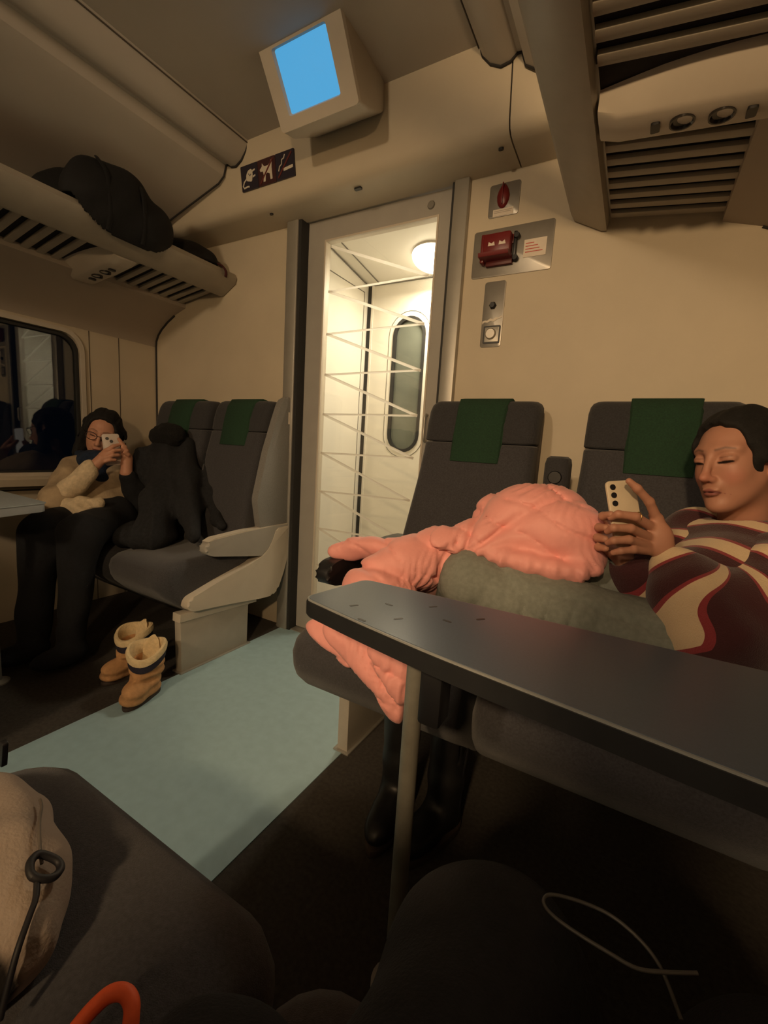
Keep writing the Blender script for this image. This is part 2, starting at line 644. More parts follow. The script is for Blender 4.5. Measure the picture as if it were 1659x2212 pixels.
# side walls -----------------------------------------------------
WIN_Y0, WIN_Y1, WIN_Z0, WIN_Z1 = -0.25, 1.285, 0.765, 1.505
def side_wall(sgn, name, wname):
    X = (lambda x: x) if sgn < 0 else mx
    xi, xo = X(-2.69), X(-2.76)
    outer = [(YB, 0), (YE, 0), (YE, 1.545), (YB, 1.545)]
    inner = rrect(WIN_Y1 - WIN_Y0, WIN_Z1 - WIN_Z0, 0.09, 6, (WIN_Y0 + WIN_Y1) / 2, (WIN_Z0 + WIN_Z1) / 2)
    wl = structure(plate_hole(name, outer, inner, 0, min(xi, xo), max(xi, xo), WALL))
    cov = [(-2.69, 1.54), (-2.685, 1.575), (-2.665, 1.61), (-2.63, 1.642), (-2.57, 1.68), (-2.50, 1.714), (-2.40, 1.745), (-2.40, 1.79), (-2.52, 1.80), (-2.62, 1.85), (-2.64, 2.0), (-2.76, 2.0), (-2.76, 1.54)]
    prism('cove_panel', [(X(x), z) for x, z in cov], 1, YB, YE, COVE, wl)
    # window surround, sill ledge, panel joints
    o2 = rrect(WIN_Y1 - WIN_Y0 + 0.044, WIN_Z1 - WIN_Z0 + 0.044, 0.11, 6, (WIN_Y0 + WIN_Y1) / 2, (WIN_Z0 + WIN_Z1) / 2)
    ring_prism('window_surround', o2, inner, 0, X(-2.694), X(-2.680), PVC, wl)
    prism('sill_ledge', [(X(-2.70), 0.69), (X(-2.635), 0.70), (X(-2.63), 0.735), (X(-2.65), 0.748), (X(-2.70), 0.748)], 1, YB, 1.42, WALL, wl)
    box('panel_joint', (min(X(-2.692), X(-2.687)), YB, 0.672), (max(X(-2.692), X(-2.687)), 1.42, 0.680), GAP, wl)
    for yy in (1.335, 1.495):
        box('panel_joint', (min(X(-2.6925), X(-2.6885)), yy - 0.002, 0.0), (max(X(-2.6925), X(-2.6885)), yy + 0.002, 1.54), mat('brown_joint', (0.20, 0.16, 0.12), 0.8), wl)
    wn = structure(empty(wname, (X(-2.72), (WIN_Y0 + WIN_Y1) / 2, 1.13)))
    wc = wn.location
    i2 = rrect(WIN_Y1 - WIN_Y0 - 0.03, WIN_Z1 - WIN_Z0 - 0.03, 0.08, 6)
    o3 = rrect(WIN_Y1 - WIN_Y0 - 0.001, WIN_Z1 - WIN_Z0 - 0.001, 0.0895, 6)
    ring_prism('rubber_seal', o3, i2, 0, -0.02, 0.02, RUBBER, wn)
    prism('pane', i2, 0, -0.003, 0.003, glass_mat('night_window_glass' + wname, (0.75, 0.8, 0.8), 1.0, 1.75), wn, smooth=False)
    return wl
wl_l = side_wall(-1, 'wall_left', 'window_1')
wl_r = side_wall(1, 'wall_right', 'window_2')
tg = [(-2.686, 0.0), (-2.686, 1.54), (-2.682, 1.575), (-2.662, 1.61), (-2.627, 1.642), (-2.567, 1.68), (-2.50, 1.712)]
tube('corner_joint', [(x, YE - 0.003, z) for x, z in tg], 0.006, GAP, wl_l, 6)
tube('corner_joint', [(mx(x), YE - 0.003, z) for x, z in tg], 0.004, GAP, wl_r, 6)
structure(box('wall_back', (-2.76, YB - 0.06, 0), (0.50, YB, 2.45), WALL))

# end wall with the doorway ---------------------------------------
DX0, DX1, DZ = -1.500, -0.745, 2.052
wf = structure(prism('wall_front', [(-2.76, 0), (DX0, 0), (DX0, DZ), (DX1, DZ), (DX1, 0), (0.50, 0), (0.50, 2.42), (-2.76, 2.42)], 1, YE, YE + 0.05, WALL, smooth=False))
# bulkhead over the door
bprof = [(1.50, 2.42), (1.502, 2.30), (1.535, 2.085), (1.545, 2.062), (1.562, 2.050), (1.59, 2.046), (YE + 0.001, 2.043), (YE + 0.001, 2.42)]
bk = structure(prism('trim_1', bprof, 0, -2.62, -0.492, WALL))
prism('bulkhead_end_panel', bprof, 0, -0.487, 0.36, WALL, bk)
prism('panel_joint', [(1.506, 2.40), (1.508, 2.30), (1.541, 2.085), (1.551, 2.064), (1.566, 2.056), (YE, 2.05), (YE, 2.40)], 0, -0.4925, -0.4865, GAP, bk, smooth=False)
for (x, y) in ((-1.60, 1.60), (-1.115, 1.595), (-0.53, 1.60)):
    big = x == -1.115
    prism('soffit_slot', rrect(0.034 if big else 0.018, 0.016 if big else 0.011, 0.005, 3, x, y), 2, 2.040, 2.05, BLACKP, bk)

# door posts -------------------------------------------------------
t2 = structure(box('trim_2', (-1.582, 1.683, 0), (-1.512, YE + 0.01, 2.047), ALU, None, 0.006))
box('rubber_seal', (-1.513, 1.690, 0.0), (-1.494, YE + 0.045, 2.046), RUBBER, t2)
t3 = structure(box('trim_3', (-0.737, 1.700, 0), (-0.676, YE + 0.01, 2.050), ALU, None, 0.006))
box('rubber_seal', (-0.748, 1.71, 0.0), (-0.736, YE + 0.045, 2.046), RUBBER, t3)

# glazed sliding door ----------------------------------------------
d1 = structure(empty('door_1', (-1.12, 1.755, 0.0)))
def loc_poly(poly, cx, cz):
    return [(x - cx, z - cz) for x, z in poly]
gx0, gx1, gz0, gz1 = -1.395, -0.812, 0.16, 1.957
out = [(-1.494, 0.012), (-0.748, 0.012), (-0.748, 2.046), (-1.494, 2.046)]
inn = [(gx0, gz0), (gx1, gz0), (gx1, gz1), (gx0, gz1)]
ring_prism('door_frame', loc_poly(out, -1.12, 0), loc_poly(inn, -1.12, 0), 1, -0.010, 0.022, PVC2, d1)
inn2 = [(gx0 + 0.008, gz0 + 0.008), (gx1 - 0.008, gz0 + 0.008), (gx1 - 0.008, gz1 - 0.008), (gx0 + 0.008, gz1 - 0.008)]
ring_prism('glazing_bead', loc_poly(inn, -1.12, 0), loc_poly(inn2, -1.12, 0), 1, -0.013, 0.024, PVC, d1)
box('pane', (gx0 + 0.006 + 1.12, -0.002, gz0 + 0.006), (gx1 - 0.006 + 1.12, 0.003, gz1 - 0.006), GLASS, d1)
zz = [(-1.358, 1.926), (-0.849, 1.732), (-1.366, 1.726), (-0.853, 1.538), (-1.368, 1.532), (-0.854, 1.346), (-1.368, 1.341), (-0.855, 1.153), (-1.370, 1.150), (-0.859, 0.966), (-1.373, 0.959), (-0.862, 0.774), (-1.374, 0.765), (-0.866, 0.580), (-1.374, 0.572), (-0.868, 0.388), (-1.375, 0.378), (-0.870, 0.196)]
bm = bmesh.new()
for i in range(len(zz) - 1):
    a, b = Vector((zz[i][0] + 1.12, 0, zz[i][1])), Vector((zz[i + 1][0] + 1.12, 0, zz[i + 1][1]))
    d = (b - a).normalized()
    wd = (0.0062 if i % 2 == 0 else 0.0046)
    n = Vector((-d.z, 0, d.x)) * wd
    a, b = a - d * 0.004, b + d * 0.004
    q = [a - n, b - n, b + n, a + n]
    f0 = [bm.verts.new((p.x, -0.0036 - 0.0002 * (i % 2), p.z)) for p in q]
    f1 = [bm.verts.new((p.x, -0.0021, p.z)) for p in q]
    bm.faces.new(f0)
    for k in range(4):
        bm.faces.new((f0[k], f1[k], f1[(k + 1) % 4], f0[(k + 1) % 4]))
zl = from_bm('zigzag_film_line', bm, FILM, d1)
zl['label'] = 'thin frosted zigzag line across the door glass'
tube('door_pull', smooth_path([(0.322, -0.012, 1.155), (0.322, -0.035, 1.150), (0.322, -0.037, 1.10), (0.322, -0.035, 1.05), (0.322, -0.012, 1.045)], 5), 0.0055, ALU, d1, 8)
lathe('lock_cylinder', [(0.0, -0.016), (0.014, -0.016), (0.017, -0.012), (0.017, -0.008)], STEEL, d1, 16, (-0.852 + 1.12, 0, 2.0), 'y')

# vestibule ---------------------------------------------------------
vx0, vy1 = -1.555, 2.39
v = structure(box('wall_vestibule_left', (vx0 - 0.04, YE + 0.05, 0), (vx0, vy1 + 0.04, 2.2), WHITE))
GREYL = mat('thin_grey_line', (0.16, 0.15, 0.13), 0.7)
for (y0, z0, y1, z1) in ((1.80, 1.937, 2.345, 1.937), (2.345, 0.0, 2.345, 1.937), (1.80, 0.08, 2.345, 0.08)):
    box('panel_joint', (vx0 - 0.001, y0 - 0.0025, z0 - 0.0025), (vx0 + 0.0015, y1 + 0.0025, z1 + 0.0025), GREYL, v)
structure(box('wall_vestibule_right', (-0.34, YE + 0.05, 0), (-0.30, vy1 + 0.04, 2.2), WHITE))
vc = structure(prism('ceiling_vestibule', [(YE + 0.05, 2.085), (1.93, 2.062), (vy1 + 0.02, 1.985), (vy1 + 0.04, 2.2), (YE + 0.05, 2.2)], 0, vx0, -0.30, WHITE, smooth=False))
for (a, b) in (((-1.47, 1.83, 2.077), (-0.4, 1.83, 2.077)), ((-1.47, 1.83, 2.077), (-1.47, 1.93, 2.0605)), ((-1.47, 1.93, 2.0605), (-1.47, 2.37, 1.988))):
    tube('panel_joint', [a, b], 0.003, GREYL, vc, 6)
tube('panel_joint', [(vx0 + 0.004, 1.80, 2.079), (vx0 + 0.004, 1.93, 2.058), (vx0 + 0.004, vy1 - 0.003, 1.984)], 0.0035, GREYL, vc, 6)
tube('panel_joint', [(vx0 + 0.004, vy1 - 0.004, 1.983), (-0.34, vy1 - 0.004, 1.983)], 0.003, GREYL, vc, 6)
# gangway door with its tall oval light
def stadium(cx, z0, z1, hw, n=12, point=0.0):
    pts = []
    for i in range(n + 1):
        a = math.pi * i / n
        pts.append((cx + hw * math.cos(a), z1 - hw + (hw + point * math.sin(a) ** 8) * math.sin(a)))
    for i in range(n + 1):
        a = math.pi + math.pi * i / n
        pts.append((cx + hw * math.cos(a), z0 + hw + hw * math.sin(a)))
    return pts
d2 = structure(empty('door_2', (-1.25, vy1, 0)))
ox = 0.0
plate_hole('door_panel', [(-0.275, 0), (0.92, 0), (0.92, 2.02), (-0.275, 2.02)], stadium(ox, 0.985, 1.785, 0.108), 1, 0.0, 0.05, WHITE, d2)
ring_prism('rubber_seal', stadium(ox, 0.985, 1.785, 0.108), stadium(ox, 1.004, 1.766, 0.089), 1, -0.006, 0.02, RUBBER, d2)
prism('pane', stadium(ox, 1.002, 1.768, 0.091), 1, 0.012, 0.02, mat('grey_green_dark_glass', (0.14, 0.155, 0.13), 0.06, noise=0.2, nscale=3), d2, smooth=False)
st = stadium(ox, 0.955, 1.815, 0.138)
tube('surround_line', [(x, -0.0005, z) for x, z in st], 0.002, GREYL, d2, 6, closed=True)
box('rubber_edge', (-0.302, -0.004, 0.0), (-0.278, 0.03, 2.02), RUBBER, d2)
box('door_edge', (-0.276, -0.006, 0.0), (-0.262, 0.0, 2.0), WHITE, d2)

# vestibule ceiling lamp
LG = mat('lit_opal_glass', (0.9, 0.87, 0.8), 0.4, emit=(1.0, 0.83, 0.60), estr=9.0)
vlamp = thing('dome_ceiling_lamp', 'lit round opal dome lamp on the vestibule ceiling behind the glass door', 'lamp', VEST_LAMP)
tilt = math.radians(-9)
pr = [(0.0, -0.062)] + [(0.118 * math.sin(math.radians(a)), -0.062 * math.cos(math.radians(a))) for a in (15, 30, 45, 60, 75, 90)]
dg = lathe('opal_dome', pr, LG, vlamp, 28)
db = lathe('lamp_base', [(0.0, 0.03), (0.117, 0.03), (0.117, 0.0), (0.110, -0.004), (0.0, -0.004)], PVC, vlamp, 28)
for o in (dg, db):
    o.rotation_euler.x = tilt

# night lamp of the coach, set in the ceiling channel behind the camera
nl = thing('ceiling_night_lamp', 'small warm round night lamp set in the coach ceiling', 'lamp', NIGHT_LAMP)
lathe('lens', [(0.0, -0.03), (0.04, -0.026), (0.066, -0.014), (0.078, 0.0), (0.078, 0.01), (0.0, 0.01)], mat('warm_lit_lens', (0.9, 0.8, 0.6), 0.4, emit=(1.0, 0.7, 0.36), estr=6.0), nl, 24)
lathe('rim', [(0.0, 0.09), (0.095, 0.09), (0.098, 0.003), (0.09, -0.003), (0.079, -0.001), (0.079, 0.008), (0.0, 0.008)], PVC, nl, 24)

rl_ = thing('rack_reading_lamp', 'small lit reading lamp under the right rack behind the photographer', 'lamp', READ_LAMP)
lathe('lens', [(0.0, -0.02), (0.025, -0.016), (0.04, 0.0), (0.04, 0.004), (0.0, 0.004)], MATS['warm_lit_lens'], rl_, 20)
prism('lamp_body', rrect(0.30, 0.13, 0.03, 4, 0.10, 0.0), 2, 0.003, 0.03, PVC, rl_, 0.006)

# ================================================================ screen on the bulkhead
tv = thing('ceiling_screen', 'blue lit information screen in a chunky cream housing hung from the ceiling', 'screen', (-1.11, 1.40, 2.31))
def L(p):
    return (p[0] + 1.11, p[1] - 1.40, p[2] - 2.31)
fbl, fbr = Vector((-1.285, 1.33, 2.13)), Vector((-0.940, 1.33, 2.13))
ftl, ftr = Vector((-1.285, 1.20, 2.32)), Vector((-0.940, 1.20, 2.32))
def face_pt(u, v_, off=0.0):
    p = fbl.lerp(fbr, u).lerp(ftl.lerp(ftr, u), v_)
    n_ = (fbr - fbl).cross(ftl - fbl).normalized()
    return p + n_ * off
bm = bmesh.new()
def rr_face(u0, u1, v0, v1, r, off, n=5):
    return [face_pt(x, y, off) for x, y in [((u0 + u1) / 2 + px, (v0 + v1) / 2 + py) for px, py in rrect(u1 - u0, v1 - v0, r, n)]]
rings = [[L(p) for p in rr_face(0, 1, 0, 1, 0.035, -0.015)], [L(p) for p in rr_face(0.006, 0.994, 0.008, 0.992, 0.045, 0.0)],
         [L(p) for p in rr_face(0.155, 0.815, 0.165, 0.915, 0.03, 0.0)], [L(p) for p in rr_face(0.172, 0.80, 0.185, 0.90, 0.025, -0.012)]]
loft('bezel', rings, PVC, tv, cap=False, angle=35)
sc_ = loft('display', [[L(p) for p in rr_face(0.168, 0.803, 0.18, 0.905, 0.02, -0.013)], [L(p) for p in rr_face(0.168, 0.803, 0.18, 0.905, 0.02, -0.011)]],
           mat('blue_display', (0.02, 0.05, 0.08), 0.2, emit=(0.075, 0.37, 0.68), estr=0.95), tv, angle=35)
sc_['label'] = 'glowing plain blue display'
# housing behind the face up to ceiling and bulkhead
bm = bmesh.new()
hf = [L(p) for p in rr_face(0, 1, 0, 1, 0.035, -0.014)]
hb = [L((p.x + 0.0, 1.505, 2.16 + (p.z - 2.13) * 0.9 + 0.06)) for p in rr_face(0.02, 0.95, 0.0, 1.0, 0.05, 0)]
hm = [L((p.x, p.y + 0.05, p.z + 0.012)) for p in rr_face(0, 1, 0, 1, 0.035, -0.014)]
loft('housing', [hf, hm, hb], PVC, tv, angle=35)

# ================================================================ pictogram sign
sg = thing('pictogram_sign', 'dark strip of three pictogram tiles on the bulkhead left of the screen', 'sign', (-1.550, 1.518, 2.168))
sl_ = math.atan2(0.033, 0.215)
sg.rotation_euler.x = -sl_ * 0 
SIGN = mat('dark_sign_navy', (0.020, 0.016, 0.030), 0.4, noise=0.1, nscale=50)
SIGNR = mat('dark_sign_maroon', (0.050, 0.014, 0.016), 0.4, noise=0.1, nscale=50)
SYM = mat('sign_symbol_white', (0.62, 0.56, 0.46), 0.5, noise=0.03)
SLASH = mat('sign_slash_red', (0.13, 0.022, 0.018), 0.5, noise=0.05)
def flat_poly(name, poly, y0, y1, m, parent):
    return prism(name, poly, 1, y0, y1, m, parent, smooth=False)
def thick_line(pts, wd):
    P_ = [Vector(p) for p in pts]
    Lf, Rt = [], []
    for i in range(len(P_)):
        d = (P_[min(i + 1, len(P_) - 1)] - P_[max(i - 1, 0)]).normalized()
        n = Vector((-d.y, d.x)) * wd
        Lf.append(tuple(P_[i] + n))
        Rt.append(tuple(P_[i] - n))
    return Lf + Rt[::-1]
for i, m_ in enumerate((SIGN, SIGNR, SIGN)):
    cx = -0.1055 + 0.1055 * i
    t_ = flat_poly('pictogram_tile', rrect(0.104, 0.098, 0.003, 2, cx, 0), -0.003, 0.003, m_, sg)
    if i == 0:
        flat_poly('plug_symbol', round_poly([(cx - 0.018, -0.012), (cx + 0.014, -0.020), (cx + 0.022, 0.010), (cx + 0.016, 0.030), (cx - 0.006, 0.026), (cx - 0.020, 0.008)], 0.008), -0.0042, -0.002, SYM, t_)
        flat_poly('plug_pin', [(cx + 0.020, 0.016), (cx + 0.036, 0.020), (cx + 0.036, 0.026), (cx + 0.019, 0.023)], -0.0042, -0.002, SYM, t_)
        flat_poly('plug_pin', [(cx + 0.021, -0.006), (cx + 0.037, -0.002), (cx + 0.037, 0.004), (cx + 0.021, 0.001)], -0.0042, -0.002, SYM, t_)
        flat_poly('plug_cord', thick_line([(cx - 0.018, -0.004), (cx - 0.034, -0.014), (cx - 0.042, -0.028), (cx - 0.036, -0.037), (cx - 0.014, -0.034), (cx - 0.004, -0.036)], 0.0032), -0.0042, -0.002, SYM, t_)
        flat_poly('socket_mark', thick_line([(cx - 0.004, 0.014), (cx + 0.004, 0.004), (cx + 0.012, 0.010)], 0.0016), -0.0048, -0.004, SIGN, t_)
    elif i == 1:
        dog = [(-0.040, 0.012), (-0.026, 0.022), (-0.024, 0.034), (-0.016, 0.024), (-0.008, 0.020), (0.010, 0.020), (0.020, 0.026), (0.030, 0.038), (0.034, 0.034), (0.030, 0.010), (0.032, -0.034), (0.020, -0.034), (0.018, -0.012), (0.004, -0.006), (-0.006, -0.010), (-0.010, -0.036), (-0.022, -0.036), (-0.018, -0.010), (-0.022, 0.004), (-0.036, 0.004)]
        flat_poly('dog_symbol', [(cx + x, z) for x, z in dog], -0.0042, -0.002, SYM, t_)
        flat_poly('red_slash', thick_line([(cx - 0.040, -0.040), (cx + 0.040, 0.040)], 0.0034), -0.0052, -0.002, SLASH, t_)
    else:
        flat_poly('cigarette_symbol', thick_line([(cx - 0.008, -0.016), (cx + 0.044, -0.012)], 0.0055), -0.0042, -0.002, SYM, t_)
        flat_poly('smoke_symbol', thick_line([(cx - 0.036, -0.016), (cx - 0.030, 0.000), (cx - 0.018, 0.006), (cx - 0.016, 0.022), (cx - 0.004, 0.026), (cx + 0.002, 0.038)], 0.0022), -0.0042, -0.002, SYM, t_)
        flat_poly('red_slash', thick_line([(cx - 0.040, -0.040), (cx + 0.040, 0.040)], 0.0034), -0.0052, -0.002, SLASH, t_)
sg.rotation_euler = (sl_, 0, 0)

# ================================================================ plates on the end wall
def plate(name, label, x0, x1, z0, z1, cat='panel'):
    c = ((x0 + x1) / 2, YE, (z0 + z1) / 2)
    t_ = thing(name, label, cat, c)
    prism('back_plate', rrect(x1 - x0, z1 - z0, 0.010, 4), 1, -0.0035, 0.0, STEEL, t_, 0.001)
    return t_
p1_ = plate('emergency_lamp_plate', 'square steel plate with a red drop-shaped lens and small label above the other wall plates', -0.599, -0.484, 1.889, 2.004)
ring = []
for k in range(9):
    a = math.pi * k / 8
    ring.append((0.024 * math.sin(a) * (1.0 if k > 4 else (0.55 + 0.45 * k / 4)), 0.043 * math.cos(a)))
rings = []
for rr_, zz_ in ring:
    rings.append([(max(rr_, 0.0006) * math.cos(2 * math.pi * j / 16) - 0.004, -0.004 - 0.6 * max(0, max(rr_, 0.0006) * math.sin(2 * math.pi * j / 16)), zz_ + 0.012) for j in range(16)])
loft('red_lens', rings, RED, p1_)
box('lens_rib', (-0.006, -0.0215, -0.02), (-0.002, -0.012, 0.052), RED, p1_, 0.001)
lb = box('label', (-0.038, -0.0048, -0.055), (0.038, -0.003, -0.031), LABELW, p1_)
box('label_line', (-0.034, -0.0052, -0.0440), (0.030, -0.0045, -0.0425), mat('grey_print', (0.35, 0.30, 0.25), 0.8), lb)
box('label_line', (-0.034, -0.0052, -0.0385), (0.034, -0.0045, -0.0370), MATS['grey_print'], lb)

p2_ = plate('emergency_brake_plate', 'wide steel plate with a red emergency pull handle and white label on the end wall', -0.645, -0.347, 1.678, 1.848)
hd = box('brake_handle', (-0.098, -0.050, -0.026), (0.006, -0.012, 0.052), RED, p2_, 0.008)
prism('handle_lip', round_poly([(-0.075, -0.022), (-0.012, -0.022), (-0.010, -0.036), (-0.070, -0.036)], 0.002), 0, -0.104, 0.008, RED, p2_)
box('handle_side', (-0.108, -0.040, -0.044), (-0.094, -0.004, 0.056), RED, p2_, 0.004)
box('handle_base', (-0.090, -0.020, -0.052), (0.010, -0.003, -0.024), mat('dark_red_plastic', (0.10, 0.012, 0.012), 0.5), p2_, 0.003)
box('handle_base', (-0.090, -0.014, 0.02), (0.010, -0.003, 0.052), RED, p2_, 0.002)
for q in ((-0.076, -0.050), (-0.036, -0.010)):
    prism('white_mark', [(q[0], 0.006), (q[1], 0.006), (q[1] - 0.004, 0.020), ((q[0] + q[1]) / 2, 0.014), (q[0] + 0.002, 0.020)], 1, -0.0515, -0.0495, LABELW, hd, smooth=False)
box('pivot_bar', (0.008, -0.018, -0.036), (0.020, -0.003, 0.060), BLACKP, p2_, 0.003)
for z_ in (0.042, -0.034):
    lathe('bolt', [(0.0, -0.026), (0.009, -0.026), (0.011, -0.022), (0.011, -0.003), (0, -0.003)], BLACKP, p2_, 12, (0.020, 0, z_), 'y')
lb = box('label', (0.046, -0.0052, -0.034), (0.126, -0.003, 0.027), LABELW, p2_)
for k, wd in enumerate((0.030, 0.044, 0.050, 0.062)):
    box('label_line', (0.052, -0.0058, 0.012 - k * 0.010), (0.052 + wd, -0.005, 0.015 - k * 0.010), REDINK, lb)

p3_ = plate('door_button_plate', 'narrow upright steel plate with a black knob and square push button by the door', -0.585, -0.503, 1.418, 1.660)
lathe('black_knob', [(0.0, -0.018), (0.010, -0.018), (0.013, -0.014), (0.014, -0.003), (0, -0.003)], BLACKP, p3_, 6, (-0.002, 0, 0.032), 'y')
tp = [(-0.039, -0.024), (-0.028, -0.020), (-0.020, -0.022), (-0.008, -0.014), (0.002, -0.018), (0.014, -0.012), (0.024, -0.013), (0.038, -0.006), (0.038, -0.014), (0.020, -0.019), (0.008, -0.026), (-0.006, -0.024), (-0.018, -0.029), (-0.030, -0.027), (-0.038, -0.034)]
prism('torn_tape', tp, 1, -0.0052, -0.003, mat('torn_white_tape', (0.75, 0.68, 0.58), 0.8), p3_, smooth=False)
ring_prism('button_frame', rrect(0.066, 0.066, 0.004, 3, 0.003, -0.075), rrect(0.056, 0.056, 0.003, 3, 0.003, -0.075), 1, -0.007, -0.003, BLACKP, p3_)
prism('button_face', rrect(0.056, 0.056, 0.003, 3, 0.003, -0.075), 1, -0.0075, -0.003, ALU, p3_, 0.0015)
lathe('push_button', [(0.0, -0.017), (0.017, -0.017), (0.0205, -0.013), (0.021, -0.007), (0, -0.007)], mat('button_metal', (0.5, 0.46, 0.40), 0.3, metal=0.6), p3_, 24, (0.000, 0, -0.073), 'y')
# ================================================================ luggage racks
def at_base(t_):
    """parts were modelled in coach coordinates: hang them on the thing's base point"""
    for ch in t_.children:
        ch.location = -t_.location
    return t_

def rack(sgn, label):
    X = (lambda x: x) if sgn > 0 else mx
    t_ = thing('luggage_rack', label, 'luggage rack', (X(-0.05), 1.1, 1.78), 'luggage racks')
    bp_ = [(-0.298, 1.848), (-0.284, 1.822), (-0.192, 1.773), (-0.177, 1.772), (-0.172, 1.80), (-0.172, 1.835), (-0.19, 1.868), (-0.25, 1.882), (-0.285, 1.872)]
    prism('front_beam', [(X(x), z) for x, z in bp_], 1, -1.40, YE - 0.004, RACKM, t_, 0.004)
    zt = lambda x: 1.802 - (x + 0.165) * 0.13
    # rear support rail and side bearers
    prism('rear_rail', [(X(0.19), zt(0.19) + 0.004), (X(0.24), zt(0.24) + 0.004), (X(0.24), zt(0.24) + 0.03), (X(0.19), zt(0.19) + 0.03)], 1, -1.40, YE - 0.006, RACKM, t_)
    for yb in (0.32, 1.06, 1.285):
        prism('bearer', [(X(-0.173), zt(-0.173) + 0.012), (X(0.22), zt(0.22) + 0.012), (X(0.22), zt(0.22) + 0.03), (X(-0.173), zt(-0.173) + 0.03)], 1, yb, yb + 0.02, GAP, t_)
    prism('gap_shade_sheet', [(X(-0.168), zt(-0.168) + 0.0135), (X(0.215), zt(0.215) + 0.0135), (X(0.215), zt(0.215) + 0.0165), (X(-0.168), zt(-0.168) + 0.0165)], 1, 0.22, 1.715, mat('dark_gap_shade', (0.020, 0.017, 0.016), 0.9, noise=0.1), t_, smooth=False)  # added dark sheet over the slats, stands in for shade in their gaps
    me = None
    y = 1.690
    while y > 0.25:
        if not (1.075 < y < 1.275):
            if me is None:
                poly = [(-0.166, zt(-0.166)), (0.205, zt(0.205)), (0.205, zt(0.205) + 0.013), (-0.166, zt(-0.166) + 0.013)]
                o = prism('slat', [(X(a), b) for a, b in poly], 1, 0.0, 0.030, RACKM, t_, 0.003)
                me = o.data
            else:
                o = bpy.data.objects.new('slat', me)
                COL.objects.link(o)
                o.parent = t_
            o['dy'] = y - 0.0165
        y -= 0.0573
    at_base(t_)
    for ch in t_.children:
        if 'dy' in ch:
            ch.location.y += ch['dy']
            del ch['dy']
    # service panel with two reading lights
    rings = []
    for i in range(11):
        u = i / 10
        x = -0.168 + 0.40 * u
        z = 1.782 - 0.10 * (x + 0.165)
        y0 = 1.150 - 0.060 * math.sin(min(1, u * 1.25) * math.pi / 2)
        e = 0.5 if i in (0, 10) else 1
        pts = [(y0, 0.03), (y0 + 0.006, 0.018), (1.152, -0.022 * e), (1.162, -0.030 * e), (1.240, -0.026 * e), (1.256, -0.018 * e), (1.262, 0.0), (1.262, 0.03)]
        rings.append([(X(x), a, z + b) for a, b in pts])
    mod = loft('service_panel', rings, PVC, t_, angle=50)
    mod.location = -t_.location
    zu = lambda x: 1.782 - 0.10 * (x + 0.165) - 0.028
    for x in (-0.002, 0.068):
        rl = lathe('reading_light', [(0.0, 0.006), (0.017, 0.004), (0.021, -0.001), (0.024, -0.001), (0.024, 0.010), (0.0, 0.012)], mat('dark_reading_lens', (0.022, 0.019, 0.018), 0.25), mod, 20, (X(x), 1.202, zu(x) - 0.004))
    for x in (-0.052, 0.118):
        prism('light_switch', rrect(0.018, 0.030, 0.004, 3, X(x), 1.205), 2, zu(x) - 0.006, zu(x) + 0.006, BLACKP, mod)
    return t_
rack(1, 'slatted luggage rack with reading light panel above the woman with the phone')
rack(-1, 'slatted luggage rack over the window on the left with dark bags lying on it')

# dark bags on the left rack
BAGM = mat('black_nylon', (0.0022, 0.0022, 0.0032), 0.85, noise=0.3, nscale=60, bump=0.2, bscale=300)
BAGM2 = mat('dark_brown_nylon', (0.0035, 0.0028, 0.0028), 0.85, noise=0.3, nscale=60)
rackz = lambda x: 1.802 - (mx(x) + 0.165) * 0.13 + 0.018
g = SDF((-2.60, 0.80, 1.70), (-1.90, 1.54, 2.20), 0.009)
g.ell((-2.27, 1.13, 1.93), (0.19, 0.22, 0.17), 0.05)
g.ell((-2.24, 1.28, 1.90), (0.20, 0.15, 0.15), 0.06)
g.ell((-2.07, 1.17, 1.90), (0.12, 0.18, 0.09), 0.05)
g.ell((-1.995, 1.11, 1.925), (0.085, 0.20, 0.150), 0.05)
g.ell((-2.02, 1.26, 1.90), (0.09, 0.10, 0.11), 0.05)
g.displace(lambda P: wrinkles(P, 32, 0.007, 4))
rb = thing('holdall_bag', 'large dark soft bag bulging over the edge of the left rack', 'bag', (-2.24, 1.2, 1.83))
V, F = g.mesh()
V = relax(V, F, 2)
def over_rack(V):
    z0 = np.where(V[:, 0] < -2.09, rackz(V[:, 0]), 1.886)
    V[:, 2] = np.where(V[:, 0] > -1.965, V[:, 2], np.maximum(V[:, 2], z0))
    zc = np.interp(V[:, 0], [-2.60, -2.45, -2.21, -1.85], [1.93, 2.02, 2.094, 2.182]) - 0.012
    V[:, 2] = np.minimum(V[:, 2], zc)
    return V
nmesh('bag_body', over_rack(V), F, BAGM, rb)
for q_ in ((-1.912, 1.03), (-1.910, 1.17)):
    tube('carry_strap', smooth_path([(q_[0] - 0.06, q_[1], 2.06), (q_[0] - 0.012, q_[1] + 0.01, 2.00), (q_[0] - 0.002, q_[1] + 0.015, 1.93), (q_[0] - 0.008, q_[1] + 0.02, 1.86), (q_[0] - 0.03, q_[1] + 0.02, 1.80)], 6), 0.011, BAGM, rb, 8, flat=0.4)
at_base(rb)
g = SDF((-2.54, 1.36, 1.70), (-1.94, 1.71, 2.12), 0.009)
g.ell((-2.24, 1.545, 1.89), (0.20, 0.13, 0.12), 0.05)
g.ell((-2.09, 1.57, 1.90), (0.10, 0.10, 0.07), 0.05)
g.displace(lambda P: wrinkles(P, 36, 0.006, 9))
rb2 = thing('soft_bag', 'smaller dark bag next to the end wall on the left rack', 'bag', (-2.2, 1.55, 1.83))
V, F = g.mesh()
V = relax(V, F, 2)
V[:, 1] = np.minimum(V[:, 1], 1.715)
nmesh('bag_body', over_rack(V), F, BAGM2, rb2)
